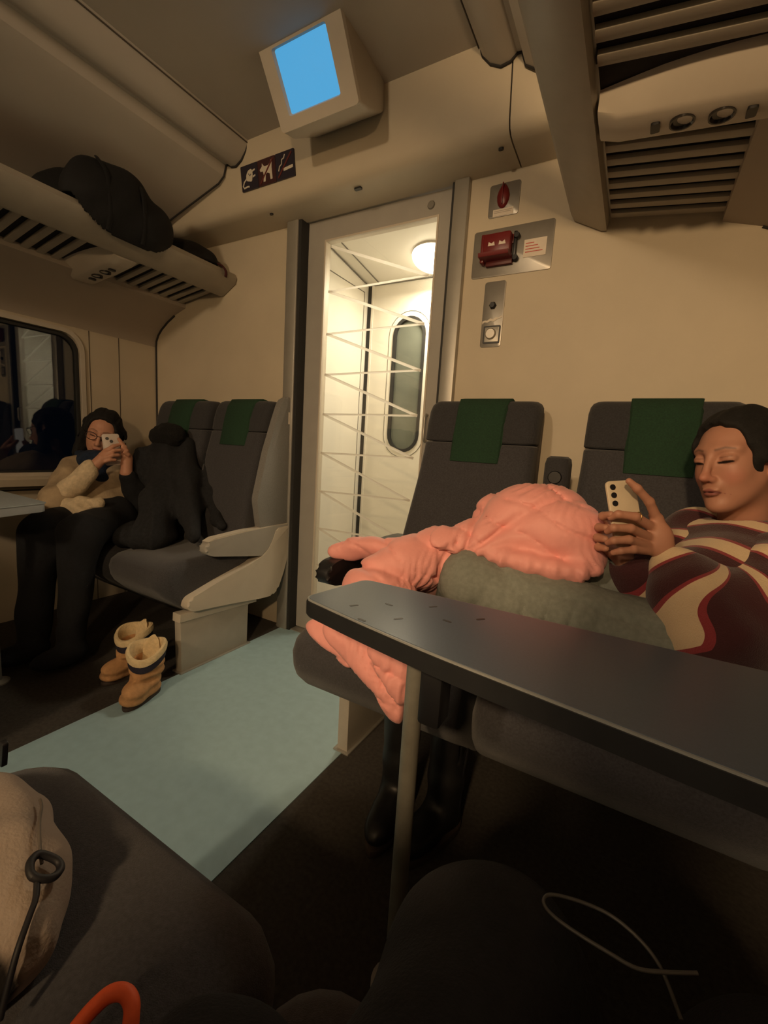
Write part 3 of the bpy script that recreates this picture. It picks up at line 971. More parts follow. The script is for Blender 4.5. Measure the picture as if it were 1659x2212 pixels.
st_ = tube('red_strap', smooth_path([(-2.03, 1.62, 1.90), (-1.985, 1.635, 1.89), (-1.955, 1.64, 1.86), (-1.955, 1.64, 1.83)], 5), 0.010, mat('dark_red_webbing', (0.06, 0.010, 0.012), 0.8, noise=0.1), rb2, 8, flat=0.5)
at_base(rb2)

# ================================================================ seats
def rr3(xc, yc, hw_, hd, r, z, n=5):
    return [(x, y, z) for x, y in rrect(2 * hw_, 2 * hd, min(r, hw_ * 0.98, hd * 0.98), n, xc, yc)]

def make_seat(name, label, xc, hw0, hw1, slide, dz, cx0, cx1, aisle=0, flip=None, group='coach seats in facing pairs', arm=None, cover=True):
    """a forward-tilted coach seat with its back to the end wall; flip mirrors it about a y to face the other way"""
    FY = (lambda y: y) if flip is None else (lambda y: flip - y)
    t_ = thing(name, label, 'seat', (xc, FY(1.35), 0.0), group)
    def fy(z):      # front face of the backrest
        return 1.38 + (z - 0.45) * 0.275 + slide * 0.3 * (1.2 - z) * -0.4
    def ring(xc_, hw_, f, th, r, z, n=5):
        y0, y1 = f, f + th
        return [(x, FY(y), z) for x, y, z in rr3(xc_, (y0 + y1) / 2, hw_, th / 2, r, z, n)]
    hw_at = lambda z: hw1 + (hw0 - hw1) * min(1, max(0, (z - 0.5) / 0.45))
    R_ = []
    for z in (0.40, 0.43, 0.6, 0.75, 0.9, 1.0, 1.035, 1.040):
        k = 0.9 if z in (0.40, 1.040) else 1
        R_.append(ring(xc, hw_at(z) * (1 if k == 1 else 0.975), fy(z) + (0.006 if k != 1 else 0), 0.115 if k == 1 else 0.10, 0.035, z))
    loft('backrest', R_, FABRIC, t_)
    R_ = []
    for z, k, o in ((1.043, 0.975, 0.006), (1.048, 1.0, 0.0), (1.10, 1.0, -0.006), (1.155, 1.0, -0.004), (1.178, 0.985, 0.002), (1.190, 0.955, 0.010), (1.197, 0.90, 0.022)):
        R_.append(ring(xc, (hw0 + 0.002) * k, fy(z) + o, 0.105 - 2 * o if o > 0 else 0.105, 0.035, z))
    loft('headrest', R_, FABRIC2, t_)
    if cover:
        out_ = [(fy(0.975) - 0.006, 0.972), (fy(1.04) - 0.010, 1.04), (fy(1.10) - 0.014, 1.10), (fy(1.16) - 0.012, 1.165), (fy(1.19) + 0.012, 1.204), (fy(1.19) + 0.05, 1.210), (fy(1.19) + 0.095, 1.202), (fy(1.19) + 0.110, 1.15)]
        inn_ = [(y + 0.008, z - (0.006 if i > 3 else 0)) for i, (y, z) in enumerate(out_)]
        inn_[-1] = (out_[-1][0] - 0.006, 1.15)
        rings = []
        for j, (u, ed) in enumerate(((-1, 0.003), (-0.965, 0), (0, 0), (0.965, 0), (1, 0.003))):
            rings.append([(xc + (0.094 if i_ > 3 or i_ >= len(out_) else 0.088) * u + 0.004, FY(y + ed), z) for i_, (y, z) in enumerate(out_ + inn_[::-1])])
        loft('headrest_cover', rings, GREEN, t_, angle=45)
    yb0, yb1 = sorted((FY(1.600), FY(1.702)))
    if arm == 'none' or not aisle:
        box('back_shell', (xc - hw0 + 0.012, yb0, 0.46), (xc + hw0 - 0.004, yb1, 1.165), mat('mauve_grey_shell', (0.085, 0.072, 0.078), 0.6, noise=0.1, nscale=200), t_, 0.02, 3)
    # seat cushion
    R_ = []
    prof_ = [(0.21, 1.06, 0.02), (0.34, 0.885, 0.03), (0.385, 0.838, 0.045), (0.42, 0.815, 0.06), (0.455, 0.808, 0.065), (0.485, 0.814, 0.07), (0.503, 0.832, 0.075), (0.514, 0.860, 0.08), (0.518, 0.905, 0.08)]
    ins = (0, 0, 0, 0, 0, 0.003, 0.010, 0.026, 0.055)
    cw = (cx1 - cx0) / 2
    for (z, yf, r), i_ in zip(prof_, ins):
        yf += slide
        yb = 1.47 - i_ * 0.6
        R_.append([(x, FY(y), zz_) for x, y, zz_ in rr3((cx0 + cx1) / 2, (yf + yb) / 2, cw - i_, (yb - yf) / 2, r, z + dz)])
    loft('seat_cushion', R_, FABRIC, t_)
    if aisle:
        s = aisle        # side of the aisle, -1 or +1
        xe = xc + s * (hw0 + 0.008)
        xa, xb = sorted((xe, xe + s * 0.040))
        if arm != 'none':
            shell = [(1.655, 1.222), (1.690, 1.226), (1.712, 1.205), (1.716, 1.10), (1.712, 0.80), (1.706, 0.57), (1.700, 0.44), (1.54, 0.47), (1.495, 0.60), (1.475, 0.72), (1.535, 0.95), (1.590, 1.10), (1.625, 1.19)]
            prism('side_shell', [(FY(y), z) for y, z in round_poly(shell, 0.02)], 0, xa - 0.004, xb - 0.004, SHELL, t_, 0.008)
            lbx = xb - 0.004 if s > 0 else xa - 0.004
            box('shell_label', (min(lbx, lbx + s * 0.0012), min(FY(1.672), FY(1.698)), 1.092), (max(lbx, lbx + s * 0.0012), max(FY(1.672), FY(1.698)), 1.150), LABELW, t_)
            bx0, bx1 = sorted((xc - s * (hw0 - 0.02), xe))
            box('back_shell', (bx0, min(FY(1.672), FY(1.706)), 0.42), (bx1, max(FY(1.672), FY(1.706)), 1.16), SHELL, t_, 0.008)
            fr_ = [(1.706, 0.578), (1.704, 0.46), (1.66, 0.33), (1.62, 0.245), (1.58, 0.222), (1.50, 0.228), (1.30, 0.256), (1.12, 0.276), (1.097, 0.290), (1.094, 0.315), (1.11, 0.335), (1.25, 0.375), (1.42, 0.415), (1.50, 0.440), (1.545, 0.468), (1.575, 0.51), (1.60, 0.570)]
            prism('side_frame', [(FY(y), z) for y, z in round_poly(fr_, 0.012, 3)], 0, xa - 0.008, xb + 0.006, PVC, t_, 0.010, 3)
        # lifting armrest
        ar = [(1.705, 0.580), (1.60, 0.430 + 0.06), (1.56, 0.436), (1.40, 0.462), (1.22, 0.494), (1.188, 0.508), (1.180, 0.530), (1.190, 0.552), (1.22, 0.566), (1.40, 0.578), (1.60, 0.584)]
        oy, oz = (0, 0) if arm != 'none' else (slide - 0.21, 0.095)
        prism('armrest', [(FY(y + oy), z + oz) for y, z in round_poly(ar, 0.012, 3)], 0, xa - 0.004, xb + 0.004, PVC2 if arm != 'none' else BLACKP, t_, 0.012, 3)
        if arm != 'none':
            ap = [(1.70, 0.586), (1.40, 0.584), (1.23, 0.573), (1.198, 0.560), (1.23, 0.566), (1.40, 0.574), (1.70, 0.576)]
            prism('arm_pad', [(FY(y), z) for y, z in ap], 0, xa - 0.002, xb + 0.002, PVC, t_)
        # pedestal
        xp0, xp1 = sorted((xe + s * 0.012, xe - s * 0.028))
        ped = [(1.088, 0.006), (1.448, 0.006), (1.448, 0.205), (1.495, 0.212), (1.500, 0.232), (1.092, 0.262), (1.084, 0.24)]
        pm = mat('pedestal_beige', (0.40, 0.37, 0.32), 0.55, noise=0.05, nscale=14)
        pd = prism('pedestal', [(FY(y), z) for y, z in ped], 0, xp0, xp1, pm, t_, 0.003)
        y0, y1 = sorted((FY(1.080), FY(1.492)))
        prism('pedestal_cap', [(FY(y), z) for y, z in ((1.078, 0.232), (1.080, 0.268), (1.500, 0.238), (1.502, 0.204))], 0, xp0 - 0.006, xp1 + 0.006, PVC, t_, 0.004)
        y0, y1 = sorted((FY(1.078), FY(1.462)))
        box('foot_trim', (xp0 - 0.010, y0, 0.0), (xp1 + 0.010, y1, 0.008), ALU, t_, 0.002)
    return at_base(t_)

make_seat('coach_seat', 'charcoal seat with green head cloth beside the door, pink jacket lying over it', -0.508, 0.208, 0.245, 0.0, 0.0, -0.735, -0.265, aisle=-1, arm='none')
make_seat('coach_seat', 'charcoal seat with green head cloth behind the woman in the striped sweater', 0.060, 0.208, 0.222, 0.0, 0.0, -0.235, 0.30, aisle=0)
make_seat('coach_seat', 'charcoal aisle seat with pale armrest and beige pedestal left of the door', -1.760, 0.190, 0.20, 0.19, -0.035, -1.965, -1.560, aisle=1)
make_seat('coach_seat', 'dark window seat in the far left corner behind the piled coats', -2.215, 0.222, 0.23, 0.19, -0.035, -2.46, -1.985, aisle=0)
make_seat('coach_seat', 'aisle seat across the gangway from the photographer, facing the boots', -1.760, 0.190, 0.20, 0.0, -0.042, -1.965, -1.560, aisle=1, flip=1.133)
make_seat('coach_seat', 'window seat across the gangway from the photographer, under the left window', -2.215, 0.222, 0.23, 0.0, -0.042, -2.46, -1.985, aisle=0, flip=1.133)
make_seat('coach_seat', 'charcoal seat cushion in the near left corner under the cream bag', -0.530, 0.208, 0.24, 0.0, -0.042, -0.800, -0.255, aisle=0, flip=1.133)
make_seat('coach_seat', 'dark seat the photographer sits on, next to the near left cushion', 0.060, 0.208, 0.222, 0.0, -0.042, -0.245, 0.30, aisle=0, flip=1.133)

# folded-up armrest between the right-hand seats
fa = thing('folded_armrest', 'dark armrest folded upright between the two right-hand seats', 'armrest', (-0.205, 1.50, 0.70))
loft('arm_body', [rr3(-0.205, 1.47, 0.034 * k, 0.05 * k, 0.018, z) for z, k in ((0.62, 0.9), (0.66, 1), (0.80, 1), (0.94, 1.05), (0.985, 1.05), (1.003, 0.95), (1.010, 0.7))], FABRIC2, fa)
lathe('pivot_cap', [(0.0, -0.006), (0.018, -0.006), (0.021, -0.002), (0.021, 0.012), (0, 0.012)], BLACKP, fa, 18, (-0.205, 1.420, 0.945), 'y')
box('arm_bracket', (-0.222, 1.47, 0.50), (-0.188, 1.50, 0.63), BLACKP, fa, 0.004)
at_base(fa)

# ================================================================ tables
TTOP = mat('dark_blue_grey_laminate', (0.070, 0.100, 0.150), 0.30, noise=0.06, nscale=250, spec=0.5)
TEDGE = mat('black_table_edge', (0.016, 0.017, 0.019), 0.45, noise=0.1)
TRIM = mat('pale_rim_line', (0.26, 0.27, 0.27), 0.35, noise=0.05)
tb = thing('fold_table', 'narrow dark grey table with rounded end and black edge in front of the woman', 'table', (0.0, 0.65, 0.0))
tp_ = [(-0.470, 0.770), (-0.500, 0.598), (-0.36, 0.565), (-0.211, 0.535), (0.142, 0.487), (0.425, 0.465), (0.425, 0.790)]
tpr = round_poly(tp_, [0.022, 0.025, 0.05, 0.06, 0.08, 0, 0], 5)
prism('table_edge', tpr, 2, 0.688, 0.7165, TEDGE, tb, 0.003)
cen = Vector((0.0, 0.65))
def inset(poly, d):
    out_ = []
    for i in range(len(poly)):
        a, b, c = Vector(poly[i - 1]), Vector(poly[i]), Vector(poly[(i + 1) % len(poly)])
        t1, t2 = (b - a).normalized(), (c - b).normalized()
        n = (Vector((-t1.y, t1.x)) + Vector((-t2.y, t2.x)))
        if n.length < 1e-6:
            n = Vector((-t1.y, t1.x))
        out_.append(tuple(b + n.normalized() * d))
    return out_
prism('rim_line', inset(tpr, 0.0022), 2, 0.7160, 0.7195, TRIM, tb, smooth=False)
prism('table_top', inset(tpr, 0.0050), 2, 0.7185, 0.7202, TTOP, tb, smooth=False)
for (x, y, a) in ((-0.400, 0.622, 0.9), (-0.353, 0.666, -0.15), (-0.284, 0.708, 0.9), (-0.354, 0.576, -0.15), (-0.308, 0.618, 0.9), (-0.238, 0.661, -0.15), (-0.194, 0.706, 0.9)):
    c_, s_ = math.cos(a), math.sin(a)
    q = [(x + u * c_ - v_ * s_, y + u * s_ + v_ * c_) for u, v_ in rrect(0.017, 0.0052, 0.0024, 3)]
    prism('slot_mark', q, 2, 0.7190, 0.7206, BLACKP, tb, smooth=False)
tube('table_leg', [(-0.272, 0.625, 0.0), (-0.272, 0.625, 0.690)], 0.0155, mat('dull_steel_tube', (0.30, 0.29, 0.25), 0.4, metal=0.5, noise=0.08), tb, 16)
lathe('foot_plate', [(0.0, 0.0), (0.04, 0.0), (0.04, 0.006), (0.018, 0.012), (0, 0.012)], ALU, tb, 20, (-0.272, 0.625, 0))
box('under_frame', (-0.30, 0.585, 0.668), (0.42, 0.665, 0.689), BLACKP, tb, 0.004)
box('hinge_block', (-0.255, 0.60, 0.56), (-0.215, 0.65, 0.67), BLACKP, tb, 0.008)
at_base(tb)

tb2 = thing('window_table', 'pale edged table corner jutting in at the left beside the boots', 'table', (-2.2, 0.7, 0.0))
tp2 = [(-1.852, 0.60), (-1.905, 0.775), (-2.685, 0.79), (-2.685, 0.46), (-2.2, 0.50), (-1.98, 0.54)]
tp2r = round_poly(tp2, [0.02, 0.02, 0, 0, 0.05, 0.05], 5)
PALE = mat('pale_blue_grey_laminate', (0.42, 0.47, 0.50), 0.25, noise=0.04, nscale=100)
prism('table_edge', tp2r, 2, 0.685, 0.7165, mat('pale_table_edge', (0.38, 0.40, 0.43), 0.3, noise=0.04), tb2, 0.003)
prism('table_top', inset(tp2r[::-1], 0.004), 2, 0.716, 0.7195, PALE, tb2, smooth=False)
tube('table_leg', [(-2.05, 0.64, 0.0), (-2.05, 0.64, 0.69)], 0.0155, MATS['dull_steel_tube'], tb2, 16)
lathe('foot_plate', [(0.0, 0.0), (0.04, 0.0), (0.04, 0.006), (0.018, 0.012), (0, 0.012)], ALU, tb2, 20, (-2.05, 0.64, 0))
box('under_frame', (-2.68, 0.60, 0.665), (-2.0, 0.68, 0.686), BLACKP, tb2, 0.004)
at_base(tb2)
# ================================================================ people
def head_frame(az, pit, rol):
    F_ = np.array([math.cos(az) * math.cos(pit), math.sin(az) * math.cos(pit), math.sin(pit)])
    Lf = np.cross([0, 0, 1], F_)
    Lf /= np.linalg.norm(Lf)
    U = np.cross(F_, Lf)
    c, s = math.cos(rol), math.sin(rol)
    return np.stack([F_, c * Lf + s * U, -s * Lf + c * U])     # rows: forward, left, up

def head_sdf(g, c, R, sc):
    """a woman's head: cranium, cheeks, jaw, brow, nose, lips, lids, ears"""
    c = np.array(c)
    W = lambda p: c + sc * (np.array(p) @ R)
    RT = R.T
    def E(p, r, k, mode='u'):
        g.ell(W(p), np.array(r) * sc, k * sc, mode, RT)
    def Cc(a, b, ra, rb, k, mode='u'):
        g.cap(W(a), W(b), ra * sc, rb * sc, k * sc, mode)
    E((-0.015, 0, 0.036), (0.097, 0.073, 0.085), 0.0)
    E((0.030, 0, -0.015), (0.062, 0.056, 0.086), 0.03)
    E((0.028, 0, -0.062), (0.056, 0.046, 0.046), 0.03)
    E((0.052, 0.030, -0.024), (0.028, 0.026, 0.030), 0.02)
    E((0.052, -0.030, -0.024), (0.028, 0.026, 0.030), 0.02)
    Cc((0.008, 0.048, -0.040), (0.058, 0.014, -0.096), 0.014, 0.013, 0.03)
    Cc((0.008, -0.048, -0.040), (0.058, -0.014, -0.096), 0.014, 0.013, 0.03)
    E((0.074, 0, -0.100), (0.017, 0.020, 0.015), 0.02)
    for s in (-1, 1):
        Cc((0.083, s * 0.012, 0.034), (0.066, s * 0.046, 0.033), 0.007, 0.006, 0.018)
        E((0.098, s * 0.031, 0.013), (0.016, 0.017, 0.013), 0.012, 's')
        E((0.0735, s * 0.0305, 0.012), (0.0160, 0.0180, 0.0145), 0.004)
        Cc((0.090, s * 0.018, 0.005), (0.078, s * 0.044, 0.008), 0.0022, 0.0018, 0.003)
        E((0.100, s * 0.0095, -0.035), (0.010, 0.0070, 0.0070), 0.006)
    Cc((0.087, 0, 0.030), (0.110, 0, -0.022), 0.0070, 0.0088, 0.012)
    E((0.1155, 0, -0.0300), (0.0110, 0.0095, 0.0090), 0.010)
    E((0.088, 0, -0.052), (0.010, 0.020, 0.014), 0.014)
    E((0.0945, 0, -0.0610), (0.0085, 0.0185, 0.0048), 0.004)
    E((0.0930, 0, -0.0700), (0.0095, 0.0165, 0.0056), 0.004)
    E((0.1020, 0, -0.0658), (0.010, 0.018, 0.0010), 0.002, 's')
    for s in (-1, 1):
        E((-0.012, s * 0.074, -0.006), (0.017, 0.008, 0.030), 0.006)
        E((-0.004, s * 0.082, -0.002), (0.009, 0.006, 0.016), 0.005, 's')
        E((-0.006, s * 0.070, -0.032), (0.008, 0.007, 0.009), 0.006)
    return W

def head_colors(V, c, R, sc, skin, lip=(0.27, 0.095, 0.080), brow=(0.09, 0.048, 0.032), cheek=None):
    Q = ((V - np.array(c)) @ R.T) / sc
    col = np.tile(np.array(skin), (len(V), 1))
    def seg(a, b):
        a, b = np.array(a), np.array(b)
        ab = b - a
        t = np.clip(((Q - a) @ ab) / (ab @ ab), 0, 1)
        return np.linalg.norm(Q - a - t[:, None] * ab, axis=1), t
    def blend(d, r0, r1, cc):
        w_ = np.clip((r1 - d) / (r1 - r0), 0, 1)[:, None]
        return col * (1 - w_) + np.array(cc) * w_
    front = Q[:, 0] > 0.03
    # warm cheeks and nose
    if cheek is not None:
        for p in ((0.075, 0.038, -0.028), (0.075, -0.038, -0.028), (0.118, 0, -0.032)):
            col = blend(np.linalg.norm(Q - np.array(p), axis=1), 0.0, 0.03, cheek)
    ml = Q[:, 2] + 0.0655 + 7.0 * Q[:, 1] ** 2
    dl = np.abs(ml) / (0.0100 * np.clip(1 - (Q[:, 1] / 0.0215) ** 2, 0.02, 1))
    col = blend(np.where(front & (Q[:, 0] > 0.075), dl, 9), 0.7, 1.05, lip)
    col = blend(np.where(front & (np.abs(Q[:, 1]) < 0.0185), np.abs(ml), 9), 0.0003, 0.0018, tuple(x * 0.45 for x in lip))
    def seg2(a, b):
        a, b = np.array(a), np.array(b)
        ab = b - a
        q2 = Q[:, 1:3]
        t = np.clip(((q2 - a) @ ab) / (ab @ ab), 0, 1)
        return np.linalg.norm(q2 - a - t[:, None] * ab, axis=1), t
    for s in (-1, 1):
        d1, t1 = seg2((s * 0.0145, 0.0335), (s * 0.0310, 0.0375))
        d2, t2 = seg2((s * 0.0310, 0.0375), (s * 0.0465, 0.0335))
        d = np.minimum(d1, d2 / (1 - 0.4 * t2))
        col = blend(np.where(front, d, 9), 0.0004, 0.0044, tuple(0.75 * x + 0.25 * y for x, y in zip(brow, skin)))
        d, t = seg2((s * 0.0185, 0.0030), (s * 0.0430, 0.0050))
        col = blend(np.where(front, d / (1 - 0.35 * np.abs(t - 0.5) * 2), 9), 0.0026, 0.0046, (0.012, 0.008, 0.008))
        d, t = seg2((s * 0.0185, 0.0150), (s * 0.0430, 0.0170))
        col = blend(np.where(front, d, 9), 0.0002, 0.0022, tuple(x * 0.62 for x in skin))
        d = np.linalg.norm(Q - np.array((0.111, s * 0.0080, -0.0410)), axis=1)
        col = blend(d, 0.002, 0.0045, (0.10, 0.035, 0.025))
    return col

def hair_sdf(g, c, R, sc, bun=True, longer=False):
    c = np.array(c)
    W = lambda p: c + sc * (np.array(p) @ R)
    RT = R.T
    g.ell(W((-0.020, 0, 0.036)), np.array((0.112, 0.090, 0.102)) * sc, 0, 'u', RT)
    g.ell(W((-0.045, 0, -0.005)), np.array((0.080, 0.084, 0.075)) * sc, 0.02, 'u', RT)
    if longer:
        for s in (-1, 1):
            g.cap(W((-0.02, s * 0.074, 0.03)), W((0.0, s * 0.088, -0.13)), 0.030 * sc, 0.032 * sc, 0.02)
        g.cap(W((-0.08, 0, 0.0)), W((-0.09, 0, -0.14)), 0.05 * sc, 0.04 * sc, 0.03)
    if bun:
        g.ell(W((-0.135, 0, 0.025)), np.array((0.042, 0.048, 0.045)) * sc, 0.015, 'u', RT)
    # clear the face and ears
    g.ell(W((0.112, 0, -0.016)), np.array((0.098, 0.090, 0.134)) * sc, 0.010, 's', RT)
    for s in (-1, 1):
        g.ell(W((-0.004, s * 0.090, -0.020)), np.array((0.026, 0.028, 0.042)) * sc, 0.010, 's', RT)
    g.displace(lambda P: wrinkles((P - c) @ RT, 190, 0.0022, 5, (0.22, 1.0, 0.6)) + wrinkles((P - c) @ RT, 60, 0.0042, 6, (0.5, 1.0, 0.8)))

def stripe_mat(name, base, border, light, period):
    m = bpy.data.materials.new(name)
    m.use_nodes = True
    nt = m.node_tree
    b = nt.nodes['Principled BSDF']
    a = nt.nodes.new('ShaderNodeAttribute')
    a.attribute_name = 'stripe'
    dv = nt.nodes.new('ShaderNodeMath')
    dv.operation = 'DIVIDE'
    dv.inputs[1].default_value = period
    nt.links.new(a.outputs['Fac'], dv.inputs[0])
    fr = nt.nodes.new('ShaderNodeMath')
    fr.operation = 'FRACT'
    nt.links.new(dv.outputs[0], fr.inputs[0])
    cr = nt.nodes.new('ShaderNodeValToRGB')
    cr.color_ramp.interpolation = 'CONSTANT'
    e = cr.color_ramp.elements
    e[0].position = 0
    e[0].color = (*base, 1)
    e[1].position = 0.56
    e[1].color = (*border, 1)
    for p, c_ in ((0.625, light), (0.915, border), (0.985, base)):
        q = e.new(p)
        q.color = (*c_, 1)
    nt.links.new(fr.outputs[0], cr.inputs[0])
    nt.links.new(cr.outputs[0], b.inputs['Base Color'])
    b.inputs['Roughness'].default_value = 0.95
    b.inputs['Sheen Weight'].default_value = 0.2
    tc = nt.nodes.new('ShaderNodeTexCoord')
    n2 = nt.nodes.new('ShaderNodeTexNoise')
    n2.inputs['Scale'].default_value = 420
    nt.links.new(tc.outputs['Object'], n2.inputs['Vector'])
    bp = nt.nodes.new('ShaderNodeBump')
    bp.inputs['Strength'].default_value = 0.5
    bp.inputs['Distance'].default_value = 0.004
    nt.links.new(n2.outputs['Fac'], bp.inputs['Height'])
    nt.links.new(bp.outputs['Normal'], b.inputs['Normal'])
    MATS[name] = m
    return m

def along(V, pts, t0=0.0):
    """arc length along a polyline, blended softly round the bends"""
    ts, ds = [], []
    acc = t0
    for i in range(len(pts) - 1):
        a, b = np.array(pts[i]), np.array(pts[i + 1])
        ab = b - a
        L_ = np.linalg.norm(ab)
        t = ((V - a) @ ab) / L_ ** 2
        ts.append(acc + np.clip(t, -0.35 if i else -1.0, 1.35 if i < len(pts) - 2 else 2.0) * L_)
        ds.append(np.linalg.norm(V - a - np.clip(t, 0, 1)[:, None] * ab, axis=1))
        acc += L_
    ds = np.array(ds)
    w_ = np.exp(-(ds - ds.min(0)) / 0.022)
    return (np.array(ts) * w_).sum(0) / w_.sum(0)

def join_np(parts):
    Vs, Fs, Cs = [], [], []
    n = 0
    for V, F, C_ in parts:
        Vs.append(V)
        Fs.append(F + n)
        Cs.append(C_)
        n += len(V)
    return np.concatenate(Vs), np.concatenate(Fs), np.concatenate(Cs)

SKIN = attr_mat('skin', 0.5, 0.35, sub=0.08)
HAIR = mat('dark_hair', (0.0045, 0.0035, 0.003), 0.85, noise=0.4, nscale=120, bump=0.3, bscale=250)

# ---------------------------------------------------------------- woman on the right
skin_w = (0.44, 0.215, 0.145)
HC, HR, HS = (0.212, 1.318, 1.021), head_frame(math.radians(-131), math.radians(-7), math.radians(7)), 0.97
wm = thing('person', 'woman in a burgundy sweater with cream stripes looking down at a phone in both hands', 'person', (0.15, 1.2, 0.52))
g = SDF((0.05, 1.14, 0.80), (0.40, 1.48, 1.17), 0.0021)
Wf = head_sdf(g, HC, HR, HS)
NB = (0.262, 1.385, 0.855)
g.cap(Wf((-0.025, 0, -0.06)), NB, 0.050, 0.056, 0.03)
V, F = g.mesh()
V = relax(V, F, 1, 0.4)
head_part = (V, F, head_colors(V, HC, HR, HS, skin_w, cheek=(0.46, 0.18, 0.125)))
# left hand, nearest the camera, wrapped round the phone with the forefinger up along its edge
g = SDF((-0.07, 1.00, 0.76), (0.15, 1.24, 1.00), 0.0020)
WL = (0.096, 1.160, 0.790)
kn = [(0.062, 1.152, 0.880), (0.056, 1.146, 0.860), (0.056, 1.143, 0.836), (0.062, 1.144, 0.816)]
for i, q in enumerate(kn):
    g.cap(WL, q, 0.019, 0.0135, 0.014)
g.ell((0.076, 1.152, 0.838), (0.022, 0.017, 0.030), 0.015)
g.chain([kn[0], (0.041, 1.126, 0.920), (0.014, 1.104, 0.948), (-0.004, 1.096, 0.963)], [0.0115, 0.0095, 0.0085, 0.0070], 0.006)
g.chain([kn[1], (0.018, 1.098, 0.886), (-0.015, 1.080, 0.889), (-0.029, 1.090, 0.879)], [0.0115, 0.0098, 0.0088, 0.0078], 0.004)
g.chain([kn[2], (0.012, 1.082, 0.861), (-0.020, 1.062, 0.860), (-0.031, 1.077, 0.849)], [0.0115, 0.0098, 0.0088, 0.0078], 0.004)
g.chain([kn[3], (0.012, 1.080, 0.836), (-0.016, 1.064, 0.832), (-0.027, 1.075, 0.824)], [0.0112, 0.0095, 0.0085, 0.0075], 0.004)
g.chain([(0.066, 1.146, 0.808), (0.024, 1.092, 0.813), (0.000, 1.075, 0.809), (-0.014, 1.080, 0.802)], [0.0110, 0.0085, 0.0076, 0.0068], 0.004)
# thumb on the screen side
g.chain([(0.086, 1.166, 0.815), (0.076, 1.182, 0.850), (0.054, 1.180, 0.885)], [0.015, 0.012, 0.0095], 0.010)
# forearm running into the sleeve
g.cap(WL, (0.125, 1.130, 0.745), 0.021, 0.026, 0.01)
V, F = g.mesh()
V = relax(V, F, 1, 0.4)
handL = (V, F, np.tile(np.array(skin_w), (len(V), 1)))
# right hand behind the phone
g = SDF((-0.10, 1.06, 0.72), (0.09, 1.26, 0.94), 0.0025)
WR = (0.010, 1.190, 0.770)
kr = [(-0.026, 1.140, 0.862), (-0.034, 1.134, 0.842), (-0.037, 1.132, 0.822), (-0.034, 1.136, 0.802)]
for q in kr:
    g.cap(WR, q, 0.018, 0.0130, 0.014)
g.chain([kr[0], (-0.046, 1.108, 0.878), (-0.030, 1.088, 0.886)], [0.0112, 0.0095, 0.0080], 0.004)
g.chain([kr[1], (-0.050, 1.100, 0.852), (-0.036, 1.078, 0.856)], [0.0112, 0.0095, 0.0080], 0.004)
g.chain([kr[2], (-0.050, 1.098, 0.828), (-0.034, 1.078, 0.830)], [0.0112, 0.0095, 0.0080], 0.004)
g.chain([kr[3], (-0.046, 1.102, 0.806), (-0.030, 1.084, 0.808)], [0.0105, 0.0088, 0.0074], 0.004)
g.chain([(0.006, 1.190, 0.800), (0.020, 1.180, 0.845), (0.026, 1.162, 0.880)], [0.014, 0.011, 0.009], 0.010)
g.cap(WR, (0.045, 1.205, 0.715), 0.021, 0.026, 0.01)
V, F = g.mesh()
V = relax(V, F, 1, 0.4)
handR = (V, F, np.tile(np.array(skin_w), (len(V), 1)))
# the body under the clothes: trunk, arms and legs joining head and hands
SL, SR = (0.318, 1.275, 0.788), (0.165, 1.425, 0.808)
EL, ER = (0.200, 1.085, 0.668), (0.075, 1.235, 0.675)
PEL, CHE = (0.190, 1.190, 0.600), (0.255, 1.335, 0.775)
HIPL, KNL, ANL = (0.110, 1.130, 0.605), (-0.325, 1.045, 0.682), (-0.500, 1.235, 0.575)
HIPR, KNR, ANR = (0.130, 1.250, 0.605), (-0.195, 1.225, 0.815), (-0.290, 1.330, 0.560)
g = SDF((-0.60, 0.95, 0.48), (0.42, 1.52, 0.96), 0.008)
g.cap(PEL, CHE, 0.105, 0.10, 0.03)
g.cap(CHE, NB, 0.07, 0.052, 0.04)
for a, b, c_ in ((SL, EL, WL), (SR, ER, WR)):
    g.cap(CHE, a, 0.07, 0.050, 0.04)
    g.chain([a, b, c_], [0.046, 0.036, 0.020], 0.02)
for a, b, c_ in ((HIPL, KNL, ANL), (HIPR, KNR, ANR)):
    g.cap(PEL, a, 0.10, 0.075, 0.03)
    g.chain([a, b, c_], [0.075, 0.055, 0.038], 0.02)
g.ell((-0.545, 1.20, 0.560), (0.085, 0.05, 0.032), 0.02)
g.ell((-0.345, 1.33, 0.545), (0.085, 0.045, 0.025), 0.02)
V, F = g.mesh()
trunk = (V, F, np.tile(np.array(skin_w), (len(V), 1)))
V, F, Cc_ = join_np([head_part, handL, handR, trunk])
nmesh('body', V, F, SKIN, wm, colors=Cc_)
g = SDF((0.02, 1.12, 0.86), (0.43, 1.56, 1.20), 0.003)
hair_sdf(g, HC, HR, HS)
soft('hair', g, HAIR, wm, 1)
